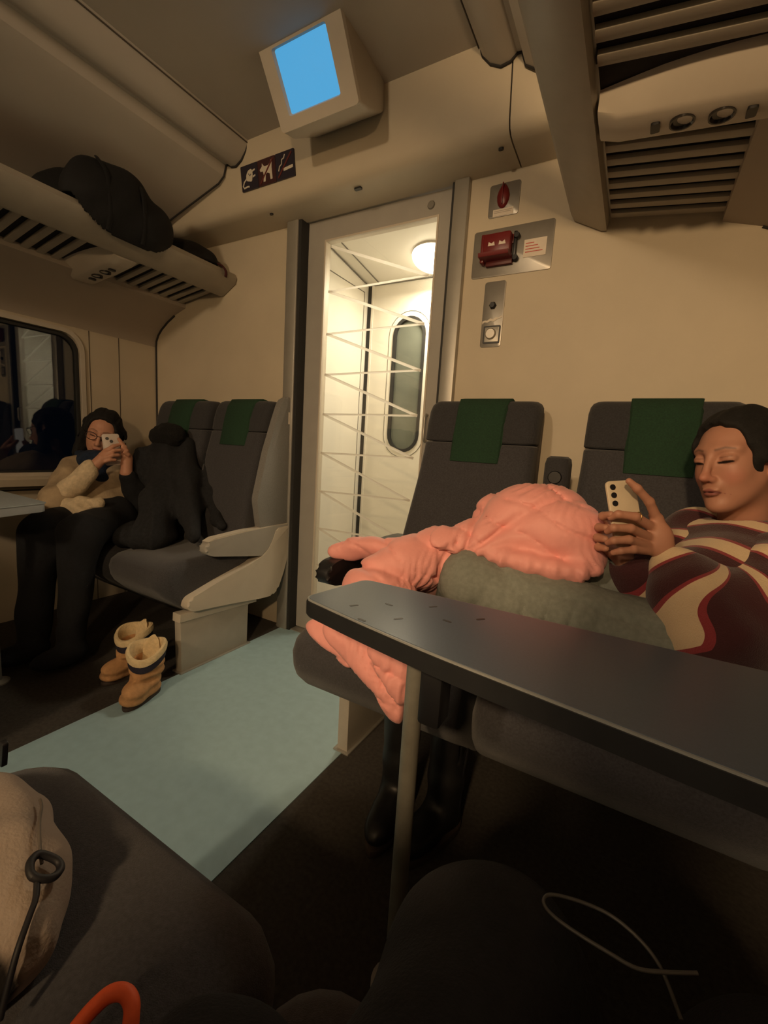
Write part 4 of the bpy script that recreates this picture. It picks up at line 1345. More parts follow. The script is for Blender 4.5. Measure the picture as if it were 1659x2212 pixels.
# sweater: trunk and two wide sleeves
KNIT = stripe_mat('striped_knit', (0.052, 0.011, 0.014), (0.26, 0.032, 0.040), (0.66, 0.50, 0.32), 0.116)
g = SDF((0.02, 0.98, 0.44), (0.47, 1.56, 0.98), 0.0045)
g.cap((0.175, 1.165, 0.575), (0.215, 1.25, 0.70), 0.150, 0.145, 0.05)
g.cap((0.215, 1.25, 0.69), (0.250, 1.335, 0.775), 0.138, 0.112, 0.05)
g.cap(tuple(np.array(SL) - (0, 0, 0.012)), tuple(np.array(SR) - (0, 0, 0.012)), 0.076, 0.076, 0.06)
g.cap((0.255, 1.36, 0.795), (0.262, 1.378, 0.822), 0.080, 0.066, 0.03)
g.ell((0.256, 1.370, 0.878), (0.062, 0.060, 0.048), 0.010, 's')
g.displace(lambda P: wrinkles(P, 34, 0.0065, 21, (0.8, 0.8, 1.3)))
V, F = g.mesh()
V = relax(V, F, 2)
V[:, 2] = np.maximum(V[:, 2], 0.522)
ax_ = np.array((0.262, 1.378, 0.90)) - np.array((0.15, 1.12, 0.52))
ax_ /= np.linalg.norm(ax_)
tt = (V - np.array((0.15, 1.12, 0.52))) @ ax_ + 0.010 * np.sin(V[:, 0] * 24 + 1.0) + 0.012 * np.sin(V[:, 1] * 19) + 0.030
tt = np.maximum(tt, 0.002)
sw = nmesh('sweater', V, F, KNIT, wm, attrs={'stripe': tt})
for nm, a, b, c_, sd, rr_, of in (('sleeve', SL, EL, (0.104, 1.150, 0.780), 31, (0.088, 0.092, 0.078, 0.040), 0.121), ('sleeve', SR, ER, (0.020, 1.195, 0.755), 37, (0.085, 0.088, 0.076, 0.040), 0.126)):
    lo = np.minimum(np.minimum(a, b), c_) - 0.12
    hi = np.maximum(np.maximum(a, b), c_) + 0.12
    g = SDF(lo, hi, 0.0042)
    mid = tuple((np.array(b) * 0.45 + np.array(c_) * 0.55))
    g.chain([a, b, mid, c_], list(rr_), 0.035)
    d_ = np.array(c_) - np.array(b)
    d_ = d_ / np.linalg.norm(d_)
    g.cap(np.array(c_) + d_ * 0.012, np.array(c_) + d_ * 0.09, 0.028, 0.028, 0.004, 's')
    g.displace(lambda P: wrinkles(P, 42, 0.0065, sd))
    V, F = g.mesh()
    V = relax(V, F, 2)
    tt = along(V, [a, b, c_], of) + 0.008 * np.sin(V[:, 2] * 31 + sd)
    nmesh(nm, V, F, KNIT, sw, attrs={'stripe': tt})
# jeans
DENIM = mat('washed_grey_denim', (0.205, 0.22, 0.195), 0.9, noise=0.12, nscale=90, bump=0.3, bscale=500)
g = SDF((-0.62, 0.90, 0.44), (0.36, 1.46, 0.96), 0.005)
g.cap(PEL, HIPL, 0.115, 0.095, 0.03)
g.cap(PEL, HIPR, 0.115, 0.095, 0.03)
g.chain([HIPL, (-0.10, 1.082, 0.630), KNL], [0.098, 0.092, 0.079], 0.03)
g.chain([KNL, ANL], [0.077, 0.050], 0.02)
g.chain([HIPR, KNR, ANR], [0.095, 0.068, 0.048], 0.02)
def jfold(P):
    along_x = P[..., 0]
    top = np.exp(-((along_x + 0.10) / 0.09) ** 2)
    fan = np.exp(-((along_x + 0.13) / 0.10) ** 2) * np.clip((0.70 - P[..., 2]) / 0.08, 0, 1)
    return wrinkles(P, 26, 0.0030, 51) + fan * 0.018 * (1 - np.abs(np.sin(along_x * 62 - 12 * P[..., 2]))) ** 3 - creases(P, 20, 0.011, 52, 5)
g.displace(jfold)
V, F = g.mesh()
V = relax(V, F, 2)
V[:, 2] = np.maximum(V[:, 2], 0.519)
nmesh('jeans', V, F, DENIM, wm)
# ring on the finger
_n = np.array((-0.62, -0.42, 0.20))
tube('finger_ring', [(0.024 + 0.0112 * math.cos(a) * 0.55, 1.104 - 0.0112 * math.cos(a) * 0.6, 0.8850 + 0.0112 * math.sin(a)) for a in (2 * math.pi * k / 18 for k in range(18))], 0.0012, mat('gold_band', (0.35, 0.22, 0.08), 0.3, metal=0.8), wm, 6, closed=True)
at_base(wm)

# her phone
def phone(name, label, tl, tr, bl, th, mback, mdark, lenses, ln):
    tl, tr, bl = Vector(tl), Vector(tr), Vector(bl)
    ex = (tr - tl).normalized()
    ey = (bl - tl)
    ey = (ey - ex * ey.dot(ex)).normalized()
    ez = ex.cross(ey)                       # away from the back, towards the screen side
    if ez.dot(Vector((0, 1, 0))) < 0:
        ez = -ez
    W_, H_ = 0.073, 0.152
    t_ = thing(name, label, 'phone', tuple(tl + ex * W_ / 2 + ey * H_ / 2))
    def pts(ins, r, z):
        return [tuple(tl + ex * (W_ / 2 + x) + ey * (H_ / 2 + y) + ez * z) for x, y in rrect(W_ - 2 * ins, H_ - 2 * ins, r, 5)]
    loft('phone_case', [pts(0.0025, 0.009, 0), pts(0.0005, 0.010, 0.0012), pts(0, 0.0105, 0.003), pts(0, 0.0105, th - 0.002), pts(0.002, 0.009, th)], mback, t_)
    sc2 = loft('screen', [pts(0.004, 0.008, th - 0.0005), pts(0.004, 0.008, th + 0.0006)], mdark, t_)
    for (u, v_, r) in lenses:
        c_ = tl + ex * u + ey * v_
        rings = []
        for rr_, z in ((r * 0.4, -0.0022), (r * 0.95, -0.0022), (r, -0.0014), (r, 0.001)):
            rings.append([tuple(c_ + ex * rr_ * math.cos(a) + ey * rr_ * math.sin(a) + ez * z) for a in (2 * math.pi * k / 14 for k in range(14))])
        loft('camera_lens', rings, ln, t_)
    return at_base(t_)
SCREEN = mat('dim_phone_screen', (0.02, 0.02, 0.025), 0.15, emit=(0.9, 0.75, 0.6), estr=0.35)
phone('smartphone', 'cream backed phone with three camera lenses in the hands of the striped-sweater woman', (-0.050, 1.116, 0.958), (0.010, 1.162, 0.966), (-0.010, 1.092, 0.820), 0.008,
      mat('cream_phone_case', (0.62, 0.52, 0.38), 0.4, noise=0.03), SCREEN, ((0.014, 0.015, 0.0068), (0.014, 0.034, 0.0068), (0.014, 0.053, 0.0068)), BLACKP)

# ---------------------------------------------------------------- pink quilted jacket
PINK = mat('salmon_pink_nylon', (0.84, 0.36, 0.33), 0.62, noise=0.04, nscale=25, bump=0.35, bscale=38, sheen=0.15)
pj = thing('puffer_jacket', 'salmon pink quilted jacket thrown over knees, seat edge and armrest', 'jacket', (-0.4, 1.0, 0.52))
def crumple(V, F, excess, it=160, k_found=0.03, bend=0.22, lo=-0.006, hi=0.022, seed=0, fixed=None):
    """grow the cloth of a closed soft surface beyond its room so that it buckles into folds"""
    r = np.random.RandomState(seed)
    E = np.concatenate([F[:, [0, 1]], F[:, [1, 2]], F[:, [2, 3]], F[:, [3, 0]]])
    E = np.unique(np.sort(E, 1), axis=0)
    D = np.concatenate([F[:, [0, 2]], F[:, [1, 3]]])
    A = np.concatenate([E, D])
    n = len(V)
    X0 = V.copy()
    L0 = np.linalg.norm(X0[A[:, 1]] - X0[A[:, 0]], axis=1)
    mid = 0.5 * (X0[A[:, 0]] + X0[A[:, 1]])
    dirs = (X0[A[:, 1]] - X0[A[:, 0]]) / (L0[:, None] + 1e-9)
    Lr = L0 * (1 + excess(mid, dirs))
    cnt = np.bincount(A.ravel(), minlength=n).astype(float)
    cE = np.bincount(E.ravel(), minlength=n).astype(float)
    # normals
    def normals(X):
        fn = np.cross(X[F[:, 2]] - X[F[:, 0]], X[F[:, 3]] - X[F[:, 1]])
        N = np.stack([sum(np.bincount(F[:, c_], weights=fn[:, k], minlength=n) for c_ in range(4)) for k in range(3)], 1)
        return N / (np.linalg.norm(N, axis=1, keepdims=True) + 1e-12)
    N0 = normals(X0)
    X = X0 + N0 * (r.normal(size=n) * 0.0012)[:, None]
    wl = wrinkles(X0, 45, 0.0020, seed)
    X += N0 * wl[:, None]
    vel = np.zeros_like(X)
    for i in range(it):
        X = X + vel * 0.80
        Xp = X.copy() - vel * 0.80
        for _ in range(2):
            d = X[A[:, 1]] - X[A[:, 0]]
            l_ = np.linalg.norm(d, axis=1) + 1e-9
            c_ = ((l_ - Lr) / l_)[:, None] * d * 0.5
            acc = np.stack([np.bincount(A[:, 0], weights=c_[:, k], minlength=n) - np.bincount(A[:, 1], weights=c_[:, k], minlength=n) for k in range(3)], 1)
            X += acc / cnt[:, None] * 1.6
        # bending: relax towards the neighbours' mean
        mean = np.stack([np.bincount(E[:, 0], weights=X[E[:, 1], k], minlength=n) + np.bincount(E[:, 1], weights=X[E[:, 0], k], minlength=n) for k in range(3)], 1) / cE[:, None]
        X += bend * (mean - X)
        off = X - X0
        h = (off * N0).sum(1)
        tang = off - h[:, None] * N0
        tl = np.linalg.norm(tang, axis=1, keepdims=True)
        tang *= np.minimum(1, 0.012 / (tl + 1e-9))
        h2 = np.clip(h, lo, hi)
        X = X0 + tang * (1 - k_found) + (h2 * (1 - k_found))[:, None] * N0
        vel = X - Xp
    return X

g = SDF((-0.84, 0.66, 0.34), (0.04, 1.42, 1.00), 0.0060)
g.ell((-0.215, 1.175, 0.830), (0.158, 0.120, 0.104), 0.0)
g.ell((-0.148, 1.178, 0.822), (0.114, 0.106, 0.092), 0.05)
g.ell((-0.300, 1.100, 0.786), (0.076, 0.076, 0.056), 0.04)
g.ell((-0.080, 1.165, 0.760), (0.056, 0.086, 0.050), 0.03)
g.chain([(-0.345, 1.075, 0.786), (-0.410, 1.045, 0.748), (-0.478, 0.995, 0.700), (-0.535, 0.915, 0.645), (-0.560, 0.860, 0.590)], [0.040, 0.060, 0.074, 0.072, 0.052], 0.03)
g.cap((-0.420, 1.120, 0.700), (-0.560, 1.080, 0.620), 0.086, 0.086, 0.05)
g.cap((-0.600, 0.930, 0.570), (-0.420, 0.920, 0.570), 0.050, 0.056, 0.04)
g.chain([(-0.752, 1.045, 0.682), (-0.700, 1.068, 0.692), (-0.640, 1.090, 0.702), (-0.530, 1.125, 0.722)], [0.024, 0.033, 0.036, 0.048], 0.025)
# the part hanging over the front of the cushion
g.ell((-0.590, 0.800, 0.553), (0.064, 0.028, 0.034), 0.03)
g.ell((-0.480, 0.796, 0.535), (0.092, 0.030, 0.056), 0.03)
g.ell((-0.415, 0.790, 0.515), (0.070, 0.028, 0.074), 0.03)
g.ell((-0.378, 0.782, 0.470), (0.042, 0.024, 0.060), 0.025)
g.ell((-0.335, 0.805, 0.545), (0.038, 0.030, 0.046), 0.025)
g.cap((-0.56, 0.81, 0.560), (-0.42, 0.86, 0.580), 0.030, 0.040, 0.04)
for a, b in (((-0.352, 0.990, 0.815), (-0.350, 1.090, 0.850)), ((-0.352, 0.985, 0.810), (-0.400, 1.000, 0.690))):
    g.cap(a, b, 0.008, 0.008, 0.010, 's')
# gathered hem along the lower front of the hood
g.chain([(-0.300, 1.030, 0.768), (-0.250, 1.040, 0.756), (-0.190, 1.052, 0.748), (-0.130, 1.064, 0.742), (-0.080, 1.080, 0.738), (-0.045, 1.110, 0.745)], [0.014, 0.020, 0.024, 0.024, 0.022, 0.016], 0.020)
def folds(P):
    x, y, z = P[..., 0], P[..., 1], P[..., 2]
    # long folds fanning out of the gathered waist over the hood
    th = np.arctan2(z - 0.745, x + 0.335)
    rad = np.hypot(x + 0.335, z - 0.745)
    fan = 0.017 * (1 - np.abs(np.sin(th * 4.3 + 0.6 * np.sin(y * 16) + 2.5 * rad))) ** 2 * np.clip(rad / 0.05, 0, 1) * (x > -0.36)
    # folds running down the body towards the seat edge
    s_ = (x + 0.36) * 0.55 - (y - 1.05) * 0.85
    body = 0.021 * (1 - np.abs(np.sin(s_ * 27 + 1.8 * np.sin(z * 21 + x * 9)))) ** 2 * (x < -0.34)
    # stitch channels
    q = (z * 0.9 + x * 0.35 + y * 0.25) + 0.006 * np.sin(x * 40)
    st = 0.009 * np.exp(-(np.abs(np.sin(q * math.pi / 0.066)) / 0.16) ** 2)
    ruch = 0.0035 * np.sin(x * 210) * np.exp(-((z - 0.748) / 0.018) ** 2) * (y < 1.10) * (x > -0.31)
    keep = 1 - np.exp(-((z - 0.752) / 0.030) ** 2) * (y < 1.13) * (x > -0.33)
    return (fan + body + st) * keep + ruch
g.displace(folds)
V, F = g.mesh()
V = relax(V, F, 2)
def exc(M, D):
    m1 = 0.5 + 0.5 * np.sin(M[:, 0] * 17 + 2.2 * np.sin(M[:, 2] * 14) + M[:, 1] * 9)
    axis = np.stack([0.75 + 0.25 * np.sin(M[:, 1] * 11), 0.45 * np.sin(M[:, 0] * 13 + 1), 0.55 * np.cos(M[:, 0] * 10)], 1)
    axis /= np.linalg.norm(axis, axis=1, keepdims=True)
    al = (D * axis).sum(1) ** 2
    return (0.07 + 0.24 * m1) * al + 0.02
V = crumple(V, F, exc, 170, 0.015, 0.17, lo=-0.012, hi=0.022, seed=3)
nmesh('quilted_shell', V, F, PINK, pj)
tube('drawcord', smooth_path([(-0.49, 0.895, 0.665), (-0.478, 0.872, 0.650), (-0.468, 0.868, 0.628), (-0.462, 0.880, 0.610)], 5), 0.0035, mat('pink_cord', (0.45, 0.12, 0.10), 0.7, noise=0.1), pj, 8)
at_base(pj)
# ---------------------------------------------------------------- person by the left window
skin_l = (0.52, 0.26, 0.17)
LC, LR, LS = (-2.440, 1.262, 0.985), head_frame(math.radians(-38), math.radians(-14), math.radians(-14)), 0.98
lp = thing('person', 'person in glasses and a beige jacket holding a phone up by the left window', 'person', (-2.4, 1.2, 0.48))
g = SDF((-2.60, 1.10, 0.80), (-2.28, 1.42, 1.14), 0.0032)
Wl = head_sdf(g, LC, LR, LS)
LNB = (-2.455, 1.300, 0.830)
g.cap(Wl((-0.025, 0, -0.06)), LNB, 0.052, 0.058, 0.03)
V, F = g.mesh()
V = relax(V, F, 1, 0.4)
hp = (V, F, head_colors(V, LC, LR, LS, skin_l))
# near hand on the phone
LW1, LW2 = (-2.225, 1.090, 0.815), (-2.178, 1.232, 0.800)
g = SDF((-2.33, 1.02, 0.73), (-2.08, 1.32, 1.03), 0.0030)
k1 = [(-2.200, 1.150, 0.905), (-2.192, 1.140, 0.888), (-2.190, 1.130, 0.870), (-2.194, 1.122, 0.852)]
for q in k1:
    g.cap(LW1, q, 0.021, 0.0135, 0.014)
g.chain([k1[0], (-2.178, 1.172, 0.930), (-2.176, 1.196, 0.938)], [0.0115, 0.0095, 0.0080], 0.004)
g.chain([k1[1], (-2.164, 1.166, 0.910), (-2.160, 1.192, 0.914)], [0.0115, 0.0095, 0.0080], 0.004)
g.chain([k1[2], (-2.158, 1.158, 0.888), (-2.156, 1.184, 0.890)], [0.0115, 0.0095, 0.0080], 0.004)
g.chain([k1[3], (-2.164, 1.148, 0.866), (-2.160, 1.170, 0.866)], [0.0105, 0.0085, 0.0072], 0.004)
g.chain([(-2.214, 1.115, 0.850), (-2.238, 1.150, 0.885), (-2.236, 1.172, 0.910)], [0.015, 0.012, 0.0095], 0.008)
g.cap(LW1, (-2.255, 1.040, 0.760), 0.023, 0.030, 0.01)
k2 = [(-2.186, 1.226, 0.900), (-2.180, 1.236, 0.895), (-2.178, 1.244, 0.885), (-2.180, 1.250, 0.872)]
for q in k2:
    g.cap(LW2, q, 0.021, 0.0135, 0.014)
for q, e1, e2 in ((k2[0], (-2.176, 1.218, 0.940), (-2.186, 1.204, 0.966)), (k2[1], (-2.166, 1.222, 0.928), (-2.172, 1.206, 0.948)), (k2[2], (-2.160, 1.226, 0.912), (-2.164, 1.208, 0.926)), (k2[3], (-2.160, 1.232, 0.892), (-2.160, 1.214, 0.902))):
    g.chain([q, e1, e2], [0.0115, 0.0095, 0.0078], 0.004)
g.chain([(-2.196, 1.230, 0.840), (-2.222, 1.222, 0.876), (-2.228, 1.206, 0.905)], [0.015, 0.012, 0.0095], 0.008)
g.cap(LW2, (-2.18, 1.262, 0.745), 0.023, 0.030, 0.01)
V, F = g.mesh()
V = relax(V, F, 1, 0.4)
hh = (V, F, np.tile(np.array(skin_l), (len(V), 1)))
LSR, LSL = (-2.490, 1.150, 0.775), (-2.345, 1.395, 0.785)
LER, LEL = (-2.300, 0.985, 0.665), (-2.195, 1.320, 0.640)
LPEL, LCHE = (-2.300, 1.180, 0.575), (-2.425, 1.275, 0.750)
LHR, LKR, LAR = (-2.330, 1.090, 0.570), (-2.160, 0.860, 0.560), (-2.150, 0.800, 0.100)
LHL, LKL, LAL = (-2.220, 1.200, 0.570), (-2.000, 0.930, 0.565), (-2.000, 0.880, 0.100)
g = SDF((-2.62, 0.64, 0.02), (-1.90, 1.46, 0.90), 0.012)
g.cap(LPEL, LCHE, 0.11, 0.11, 0.03)
g.cap(LCHE, LNB, 0.08, 0.055, 0.04)
for a, b, c_ in ((LSR, LER, LW1), (LSL, LEL, LW2)):
    g.cap(LCHE, a, 0.07, 0.050, 0.04)
    g.chain([a, b, c_], [0.048, 0.038, 0.022], 0.02)
for a, b, c_ in ((LHR, LKR, LAR), (LHL, LKL, LAL)):
    g.cap(LPEL, a, 0.10, 0.08, 0.03)
    g.chain([a, b, c_], [0.075, 0.055, 0.040], 0.02)
    g.ell((c_[0] + 0.04, c_[1] - 0.06, 0.058), (0.045, 0.10, 0.036), 0.03)
V, F = g.mesh()
bd = (V, F, np.tile(np.array(skin_l), (len(V), 1)))
V, F, Cc_ = join_np([hp, hh, bd])
nmesh('body', V, F, SKIN, lp, colors=Cc_)
g = SDF((-2.62, 1.08, 0.76), (-2.26, 1.50, 1.16), 0.0045)
hair_sdf(g, LC, LR, LS, bun=False, longer=True)
soft('hair', g, HAIR, lp, 1)
# glasses
Wg = lambda p: tuple(np.array(LC) + LS * (np.array(p) @ LR))
GL = mat('dark_glasses_frame', (0.03, 0.015, 0.012), 0.35)
gf = None
for s in (-1, 1):
    o = tube('glasses_rim', [Wg((0.103 - 0.25 * (math.cos(a) * 0.024 * 1) * s * s * 0 - 0.10 * abs(s * 0.034 + 0.025 * math.cos(a)), s * 0.034 + 0.025 * math.cos(a), 0.004 + 0.020 * math.sin(a))) for a in (2 * math.pi * k / 20 for k in range(20))], 0.0018, GL, lp, 6, closed=True)
    tube('glasses_arm', [Wg((0.096, s * 0.060, 0.008)), Wg((0.05, s * 0.080, 0.008)), Wg((-0.01, s * 0.084, 0.006))], 0.0016, GL, lp, 6)
tube('glasses_bridge', [Wg((0.102, -0.009, 0.008)), Wg((0.106, 0, 0.011)), Wg((0.102, 0.009, 0.008))], 0.0016, GL, lp, 6)
# jacket with fleece lining, scarf, trousers
BEIGE = mat('beige_suede', (0.40, 0.30, 0.19), 0.9, noise=0.18, nscale=22, bump=0.3, bscale=120)
FLEECE = mat('cream_fleece', (0.62, 0.50, 0.34), 0.95, noise=0.15, nscale=60, bump=0.8, bscale=90)
g = SDF((-2.66, 0.86, 0.46), (-2.12, 1.52, 0.96), 0.007)
g.cap((-2.33, 1.20, 0.60), (-2.42, 1.27, 0.75), 0.145, 0.135, 0.05)
g.cap(LSR, LSL, 0.080, 0.075, 0.06)
g.chain([LSR, LER], [0.085, 0.075], 0.04)
g.displace(lambda P: wrinkles(P, 34, 0.008, 71))
V, F = g.mesh()
V = relax(V, F, 2)
V[:, 0] = np.maximum(V[:, 0], -2.675)
V[:, 2] = np.maximum(V[:, 2], 0.487)
jk = nmesh('jacket', V, F, BEIGE, lp)
g = SDF((-2.42, 0.88, 0.58), (-2.14, 1.16, 0.88), 0.006)
g.cap(LER, LW1, 0.062, 0.042, 0.02)
g.cap((-2.218, 1.104, 0.828), (-2.19, 1.165, 0.90), 0.030, 0.030, 0.004, 's')
g.displace(lambda P: wrinkles(P, 60, 0.004, 72))
soft('cuffed_sleeve', g, FLEECE, jk)
g = SDF((-2.40, 0.86, 0.56), (-2.04, 1.20, 0.78), 0.006)
g.chain([(-2.34, 0.95, 0.660), (-2.27, 0.98, 0.632), (-2.20, 1.02, 0.640), (-2.14, 1.08, 0.668)], [0.040, 0.052, 0.042, 0.028], 0.03)
g.displace(lambda P: wrinkles(P, 75, 0.009, 73))
soft('fleece_lining', g, FLEECE, jk)
g = SDF((-2.40, 1.18, 0.50), (-2.08, 1.46, 0.88), 0.008)
g.chain([LSL, LEL, (-2.182, 1.245, 0.775)], [0.078, 0.066, 0.044], 0.03)
g.displace(lambda P: wrinkles(P, 45, 0.006, 74))
DARKCOAT = mat('near_black_wool', (0.005, 0.0055, 0.008), 0.95, noise=0.3, nscale=70, bump=0.3, bscale=300)
soft('dark_sleeve', g, DARKCOAT, jk)
NAVY = mat('navy_scarf', (0.010, 0.020, 0.045), 0.95, noise=0.25, nscale=60, bump=0.4, bscale=200)
g = SDF((-2.62, 1.06, 0.68), (-2.22, 1.46, 0.94), 0.006)
g.chain([(-2.50, 1.19, 0.86), (-2.41, 1.17, 0.845), (-2.35, 1.22, 0.845), (-2.35, 1.31, 0.85)], [0.036, 0.044, 0.044, 0.038], 0.03)
g.cap((-2.38, 1.20, 0.83), (-2.32, 1.19, 0.72), 0.050, 0.045, 0.03)
g.displace(lambda P: wrinkles(P, 60, 0.006, 75))
soft('scarf', g, NAVY, lp)
g = SDF((-2.52, 0.70, 0.04), (-1.88, 1.36, 0.74), 0.009)
for a, b, c_ in ((LHR, LKR, LAR), (LHL, LKL, LAL)):
    g.cap(LPEL, a, 0.125, 0.100, 0.03)
    g.chain([a, b, c_], [0.100, 0.078, 0.056], 0.03)
g.displace(lambda P: wrinkles(P, 28, 0.006, 76))
V, F = g.mesh()
V = relax(V, F, 2)
nmesh('trousers', V, F, DARKCOAT, lp)
for a_ in (LAR, LAL):
    g = SDF((a_[0] - 0.10, a_[1] - 0.22, 0.004), (a_[0] + 0.16, a_[1] + 0.12, 0.20), 0.007)
    g.cap(a_, (a_[0], a_[1], 0.15), 0.052, 0.054, 0.02)
    g.ell((a_[0] + 0.04, a_[1] - 0.06, 0.062), (0.052, 0.108, 0.043), 0.03)
    soft('sock', g, DARKCOAT, lp)
at_base(lp)
phone('smartphone', 'pale phone with two dark lenses held in front of the left passenger’s face'.replace('’s', ''), (-2.238, 1.150, 0.985), (-2.198, 1.214, 0.992), (-2.232, 1.152, 0.84), 0.008,
      mat('pale_grey_phone_case', (0.55, 0.47, 0.42), 0.4, noise=0.03), SCREEN, ((0.022, 0.022, 0.0075), (0.038, 0.036, 0.0075)), BLACKP)

# ---------------------------------------------------------------- dark coats piled on the left seats
GREYC = mat('charcoal_wool', (0.012, 0.013, 0.016), 0.95, noise=0.3, nscale=80, bump=0.4, bscale=250)
ct = thing('winter_coat', 'dark winter coat with a furry hood slumped over the left seats', 'coat', (-1.95, 1.3, 0.48))
g = SDF((-2.36, 0.98, 0.40), (-1.56, 1.66, 1.06), 0.007)
g.chain([(-2.170, 1.46, 0.95), (-2.09, 1.40, 0.82), (-1.99, 1.30, 0.66), (-1.90, 1.18, 0.54)], [0.050, 0.078, 0.095, 0.075], 0.05)
g.chain([(-2.06, 1.49, 0.95), (-1.95, 1.42, 0.80), (-1.86, 1.34, 0.66), (-1.70, 1.26, 0.555)], [0.040, 0.055, 0.055, 0.034], 0.05)
g.chain([(-1.95, 1.51, 0.90), (-1.84, 1.46, 0.72), (-1.73, 1.41, 0.600), (-1.650, 1.38, 0.592)], [0.022, 0.030, 0.030, 0.018], 0.035)
g.ell((-1.98, 1.20, 0.52), (0.16, 0.14, 0.06), 0.05)
def drape(P):
    u = P[..., 0] * 0.9 + P[..., 1] * 0.55 + P[..., 2] * 0.25
    return 0.011 * np.abs(np.sin(u * 34 + 1.5 * np.sin(P[..., 2] * 8))) - 0.006 + wrinkles(P, 24, 0.005, 81)
g.ell((-2.20, 1.36, 0.80), (0.10, 0.09, 0.14), 0.06)
g.displace(drape)
V, F = g.mesh()
V = relax(V, F, 2)
V = crumple(V, F, lambda M, D: 0.05 + 0.22 * (0.5 + 0.5 * np.sin(M[:, 2] * 16 + M[:, 0] * 11)) * (np.abs(D[:, 0] * 0.8 + D[:, 1] * 0.5)) ** 2, 100, 0.015, 0.15, seed=9)
nmesh('coat_body', V, F, GREYC, ct)
g = SDF((-2.36, 1.26, 0.88), (-1.94, 1.60, 1.14), 0.006)
g.ell((-2.150, 1.435, 1.000), (0.115, 0.070, 0.062), 0.02)
g.displace(lambda P: wrinkles(P, 130, 0.003, 83) + wrinkles(P, 40, 0.008, 84))
soft('fur_hood', g, mat('black_fur', (0.005, 0.0045, 0.0045), 1.0, noise=0.4, nscale=150, bump=1.0, bscale=150), ct)
at_base(ct)

# ---------------------------------------------------------------- boots on the floor
TAN = mat('tan_suede', (0.50, 0.27, 0.12), 0.9, noise=0.15, nscale=40, bump=0.3, bscale=200)
LINING = mat('cream_boot_lining', (0.70, 0.55, 0.33), 0.95, noise=0.12, nscale=60, bump=0.6, bscale=120)
SOLE = mat('dark_boot_sole', (0.05, 0.035, 0.028), 0.8, noise=0.15)
BAND = mat('navy_boot_band', (0.018, 0.016, 0.035), 0.8, noise=0.2)
def boot(label, x, y, az, tilt=0.0, group=None):
    t_ = thing('winter_boot', label, 'boot', (x, y, 0.0), group)
    def rot(V):
        c_, s_ = math.cos(az), math.sin(az)
        return V
    g = SDF((-0.12, -0.20, 0.005), (0.12, 0.12, 0.20), 0.0045)
    g.chain([(0, 0, 0.05), (0, 0.004, 0.11), (0, 0.010, 0.160)], [0.056, 0.060, 0.066], 0.02)
    g.ell((0, -0.075, 0.050), (0.050, 0.085, 0.045), 0.03)
    g.ell((0, 0.0, 0.035), (0.052, 0.062, 0.035), 0.02)
    g.op(lambda P: P[..., 2] - 0.172, (-0.12, -0.2, 0), (0.12, 0.12, 0.2), 0.0, 'u') if False else None
    g.displace(lambda P: wrinkles(P, 55, 0.004, 91) + 0.0045 * np.sin(P[..., 2] * 150 + 25 * P[..., 0]) * (P[..., 1] < 0.05))
    g.cap((0, 0.012, 0.185), (0, 0.008, 0.10), 0.050, 0.046, 0.004, 's')
    g.op(lambda P: 0.166 - P[..., 2], (-0.13, -0.21, 0.0), (0.13, 0.13, 0.21), 0.0, 's')
    soft('boot_upper', g, TAN, t_)
    prof_s = [(0.055 * math.cos(a) * (1.0 if math.sin(a) > -0.2 else 0.95), 0.062 * math.sin(a) * (1 if math.sin(a) > 0 else 2.45) + 0.0) for a in (2 * math.pi * k / 28 for k in range(28))]
    prism('boot_sole', prof_s, 2, 0.0, 0.018, SOLE, t_, 0.004)
    def oval(r, z, dy=0.010, e=1.06):
        return [(r * math.cos(a), dy + r * e * math.sin(a), z + 0.010 * math.sin(2 * a + 1.0) + 0.018 * math.sin(a)) for a in (2 * math.pi * k / 32 for k in range(32))]
    loft('ankle_band', [oval(0.062, 0.148), oval(0.0735, 0.152), oval(0.0745, 0.182), oval(0.066, 0.186)], BAND, t_, cap=False)
    loft('fleece_cuff', [oval(0.070, 0.178), oval(0.079, 0.184), oval(0.081, 0.200), oval(0.076, 0.212), oval(0.066, 0.213), oval(0.058, 0.200), oval(0.054, 0.165), oval(0.050, 0.115), oval(0.030, 0.105), oval(0.002, 0.103)], LINING, t_, cap=False)
    # tongue standing up inside the shaft
    rings = []
    for i in range(9):
        u = i / 8
        w_ = 0.038 * math.sqrt(max(0.02, 1 - (max(0, u - 0.45) / 0.56) ** 2))
        z = 0.12 + 0.122 * u
        yy = 0.050 + 0.016 * u
        rings.append([(w_ * math.cos(a), yy + 0.006 * math.sin(a) - 0.012 * (1 - math.cos(a) ** 2) * 0 + 0.5 * (w_ * math.cos(a)) ** 2 / 0.05 * -1, z) for a in (2 * math.pi * k / 16 for k in range(16))])
    loft('heel_lining', rings, LINING, t_)
    t_.rotation_euler = (0, 0, az)
    t_.scale = (0.88, 0.88, 0.88)
    return t_
boot('tan winter boot with cream fleece cuff standing open on the teal floor edge', -1.535, 0.925, math.radians(28), group='tan winter boots')
b2 = boot('tan winter boot half hidden in the dark behind the front boot', -1.725, 0.985, math.radians(5), group='tan winter boots')

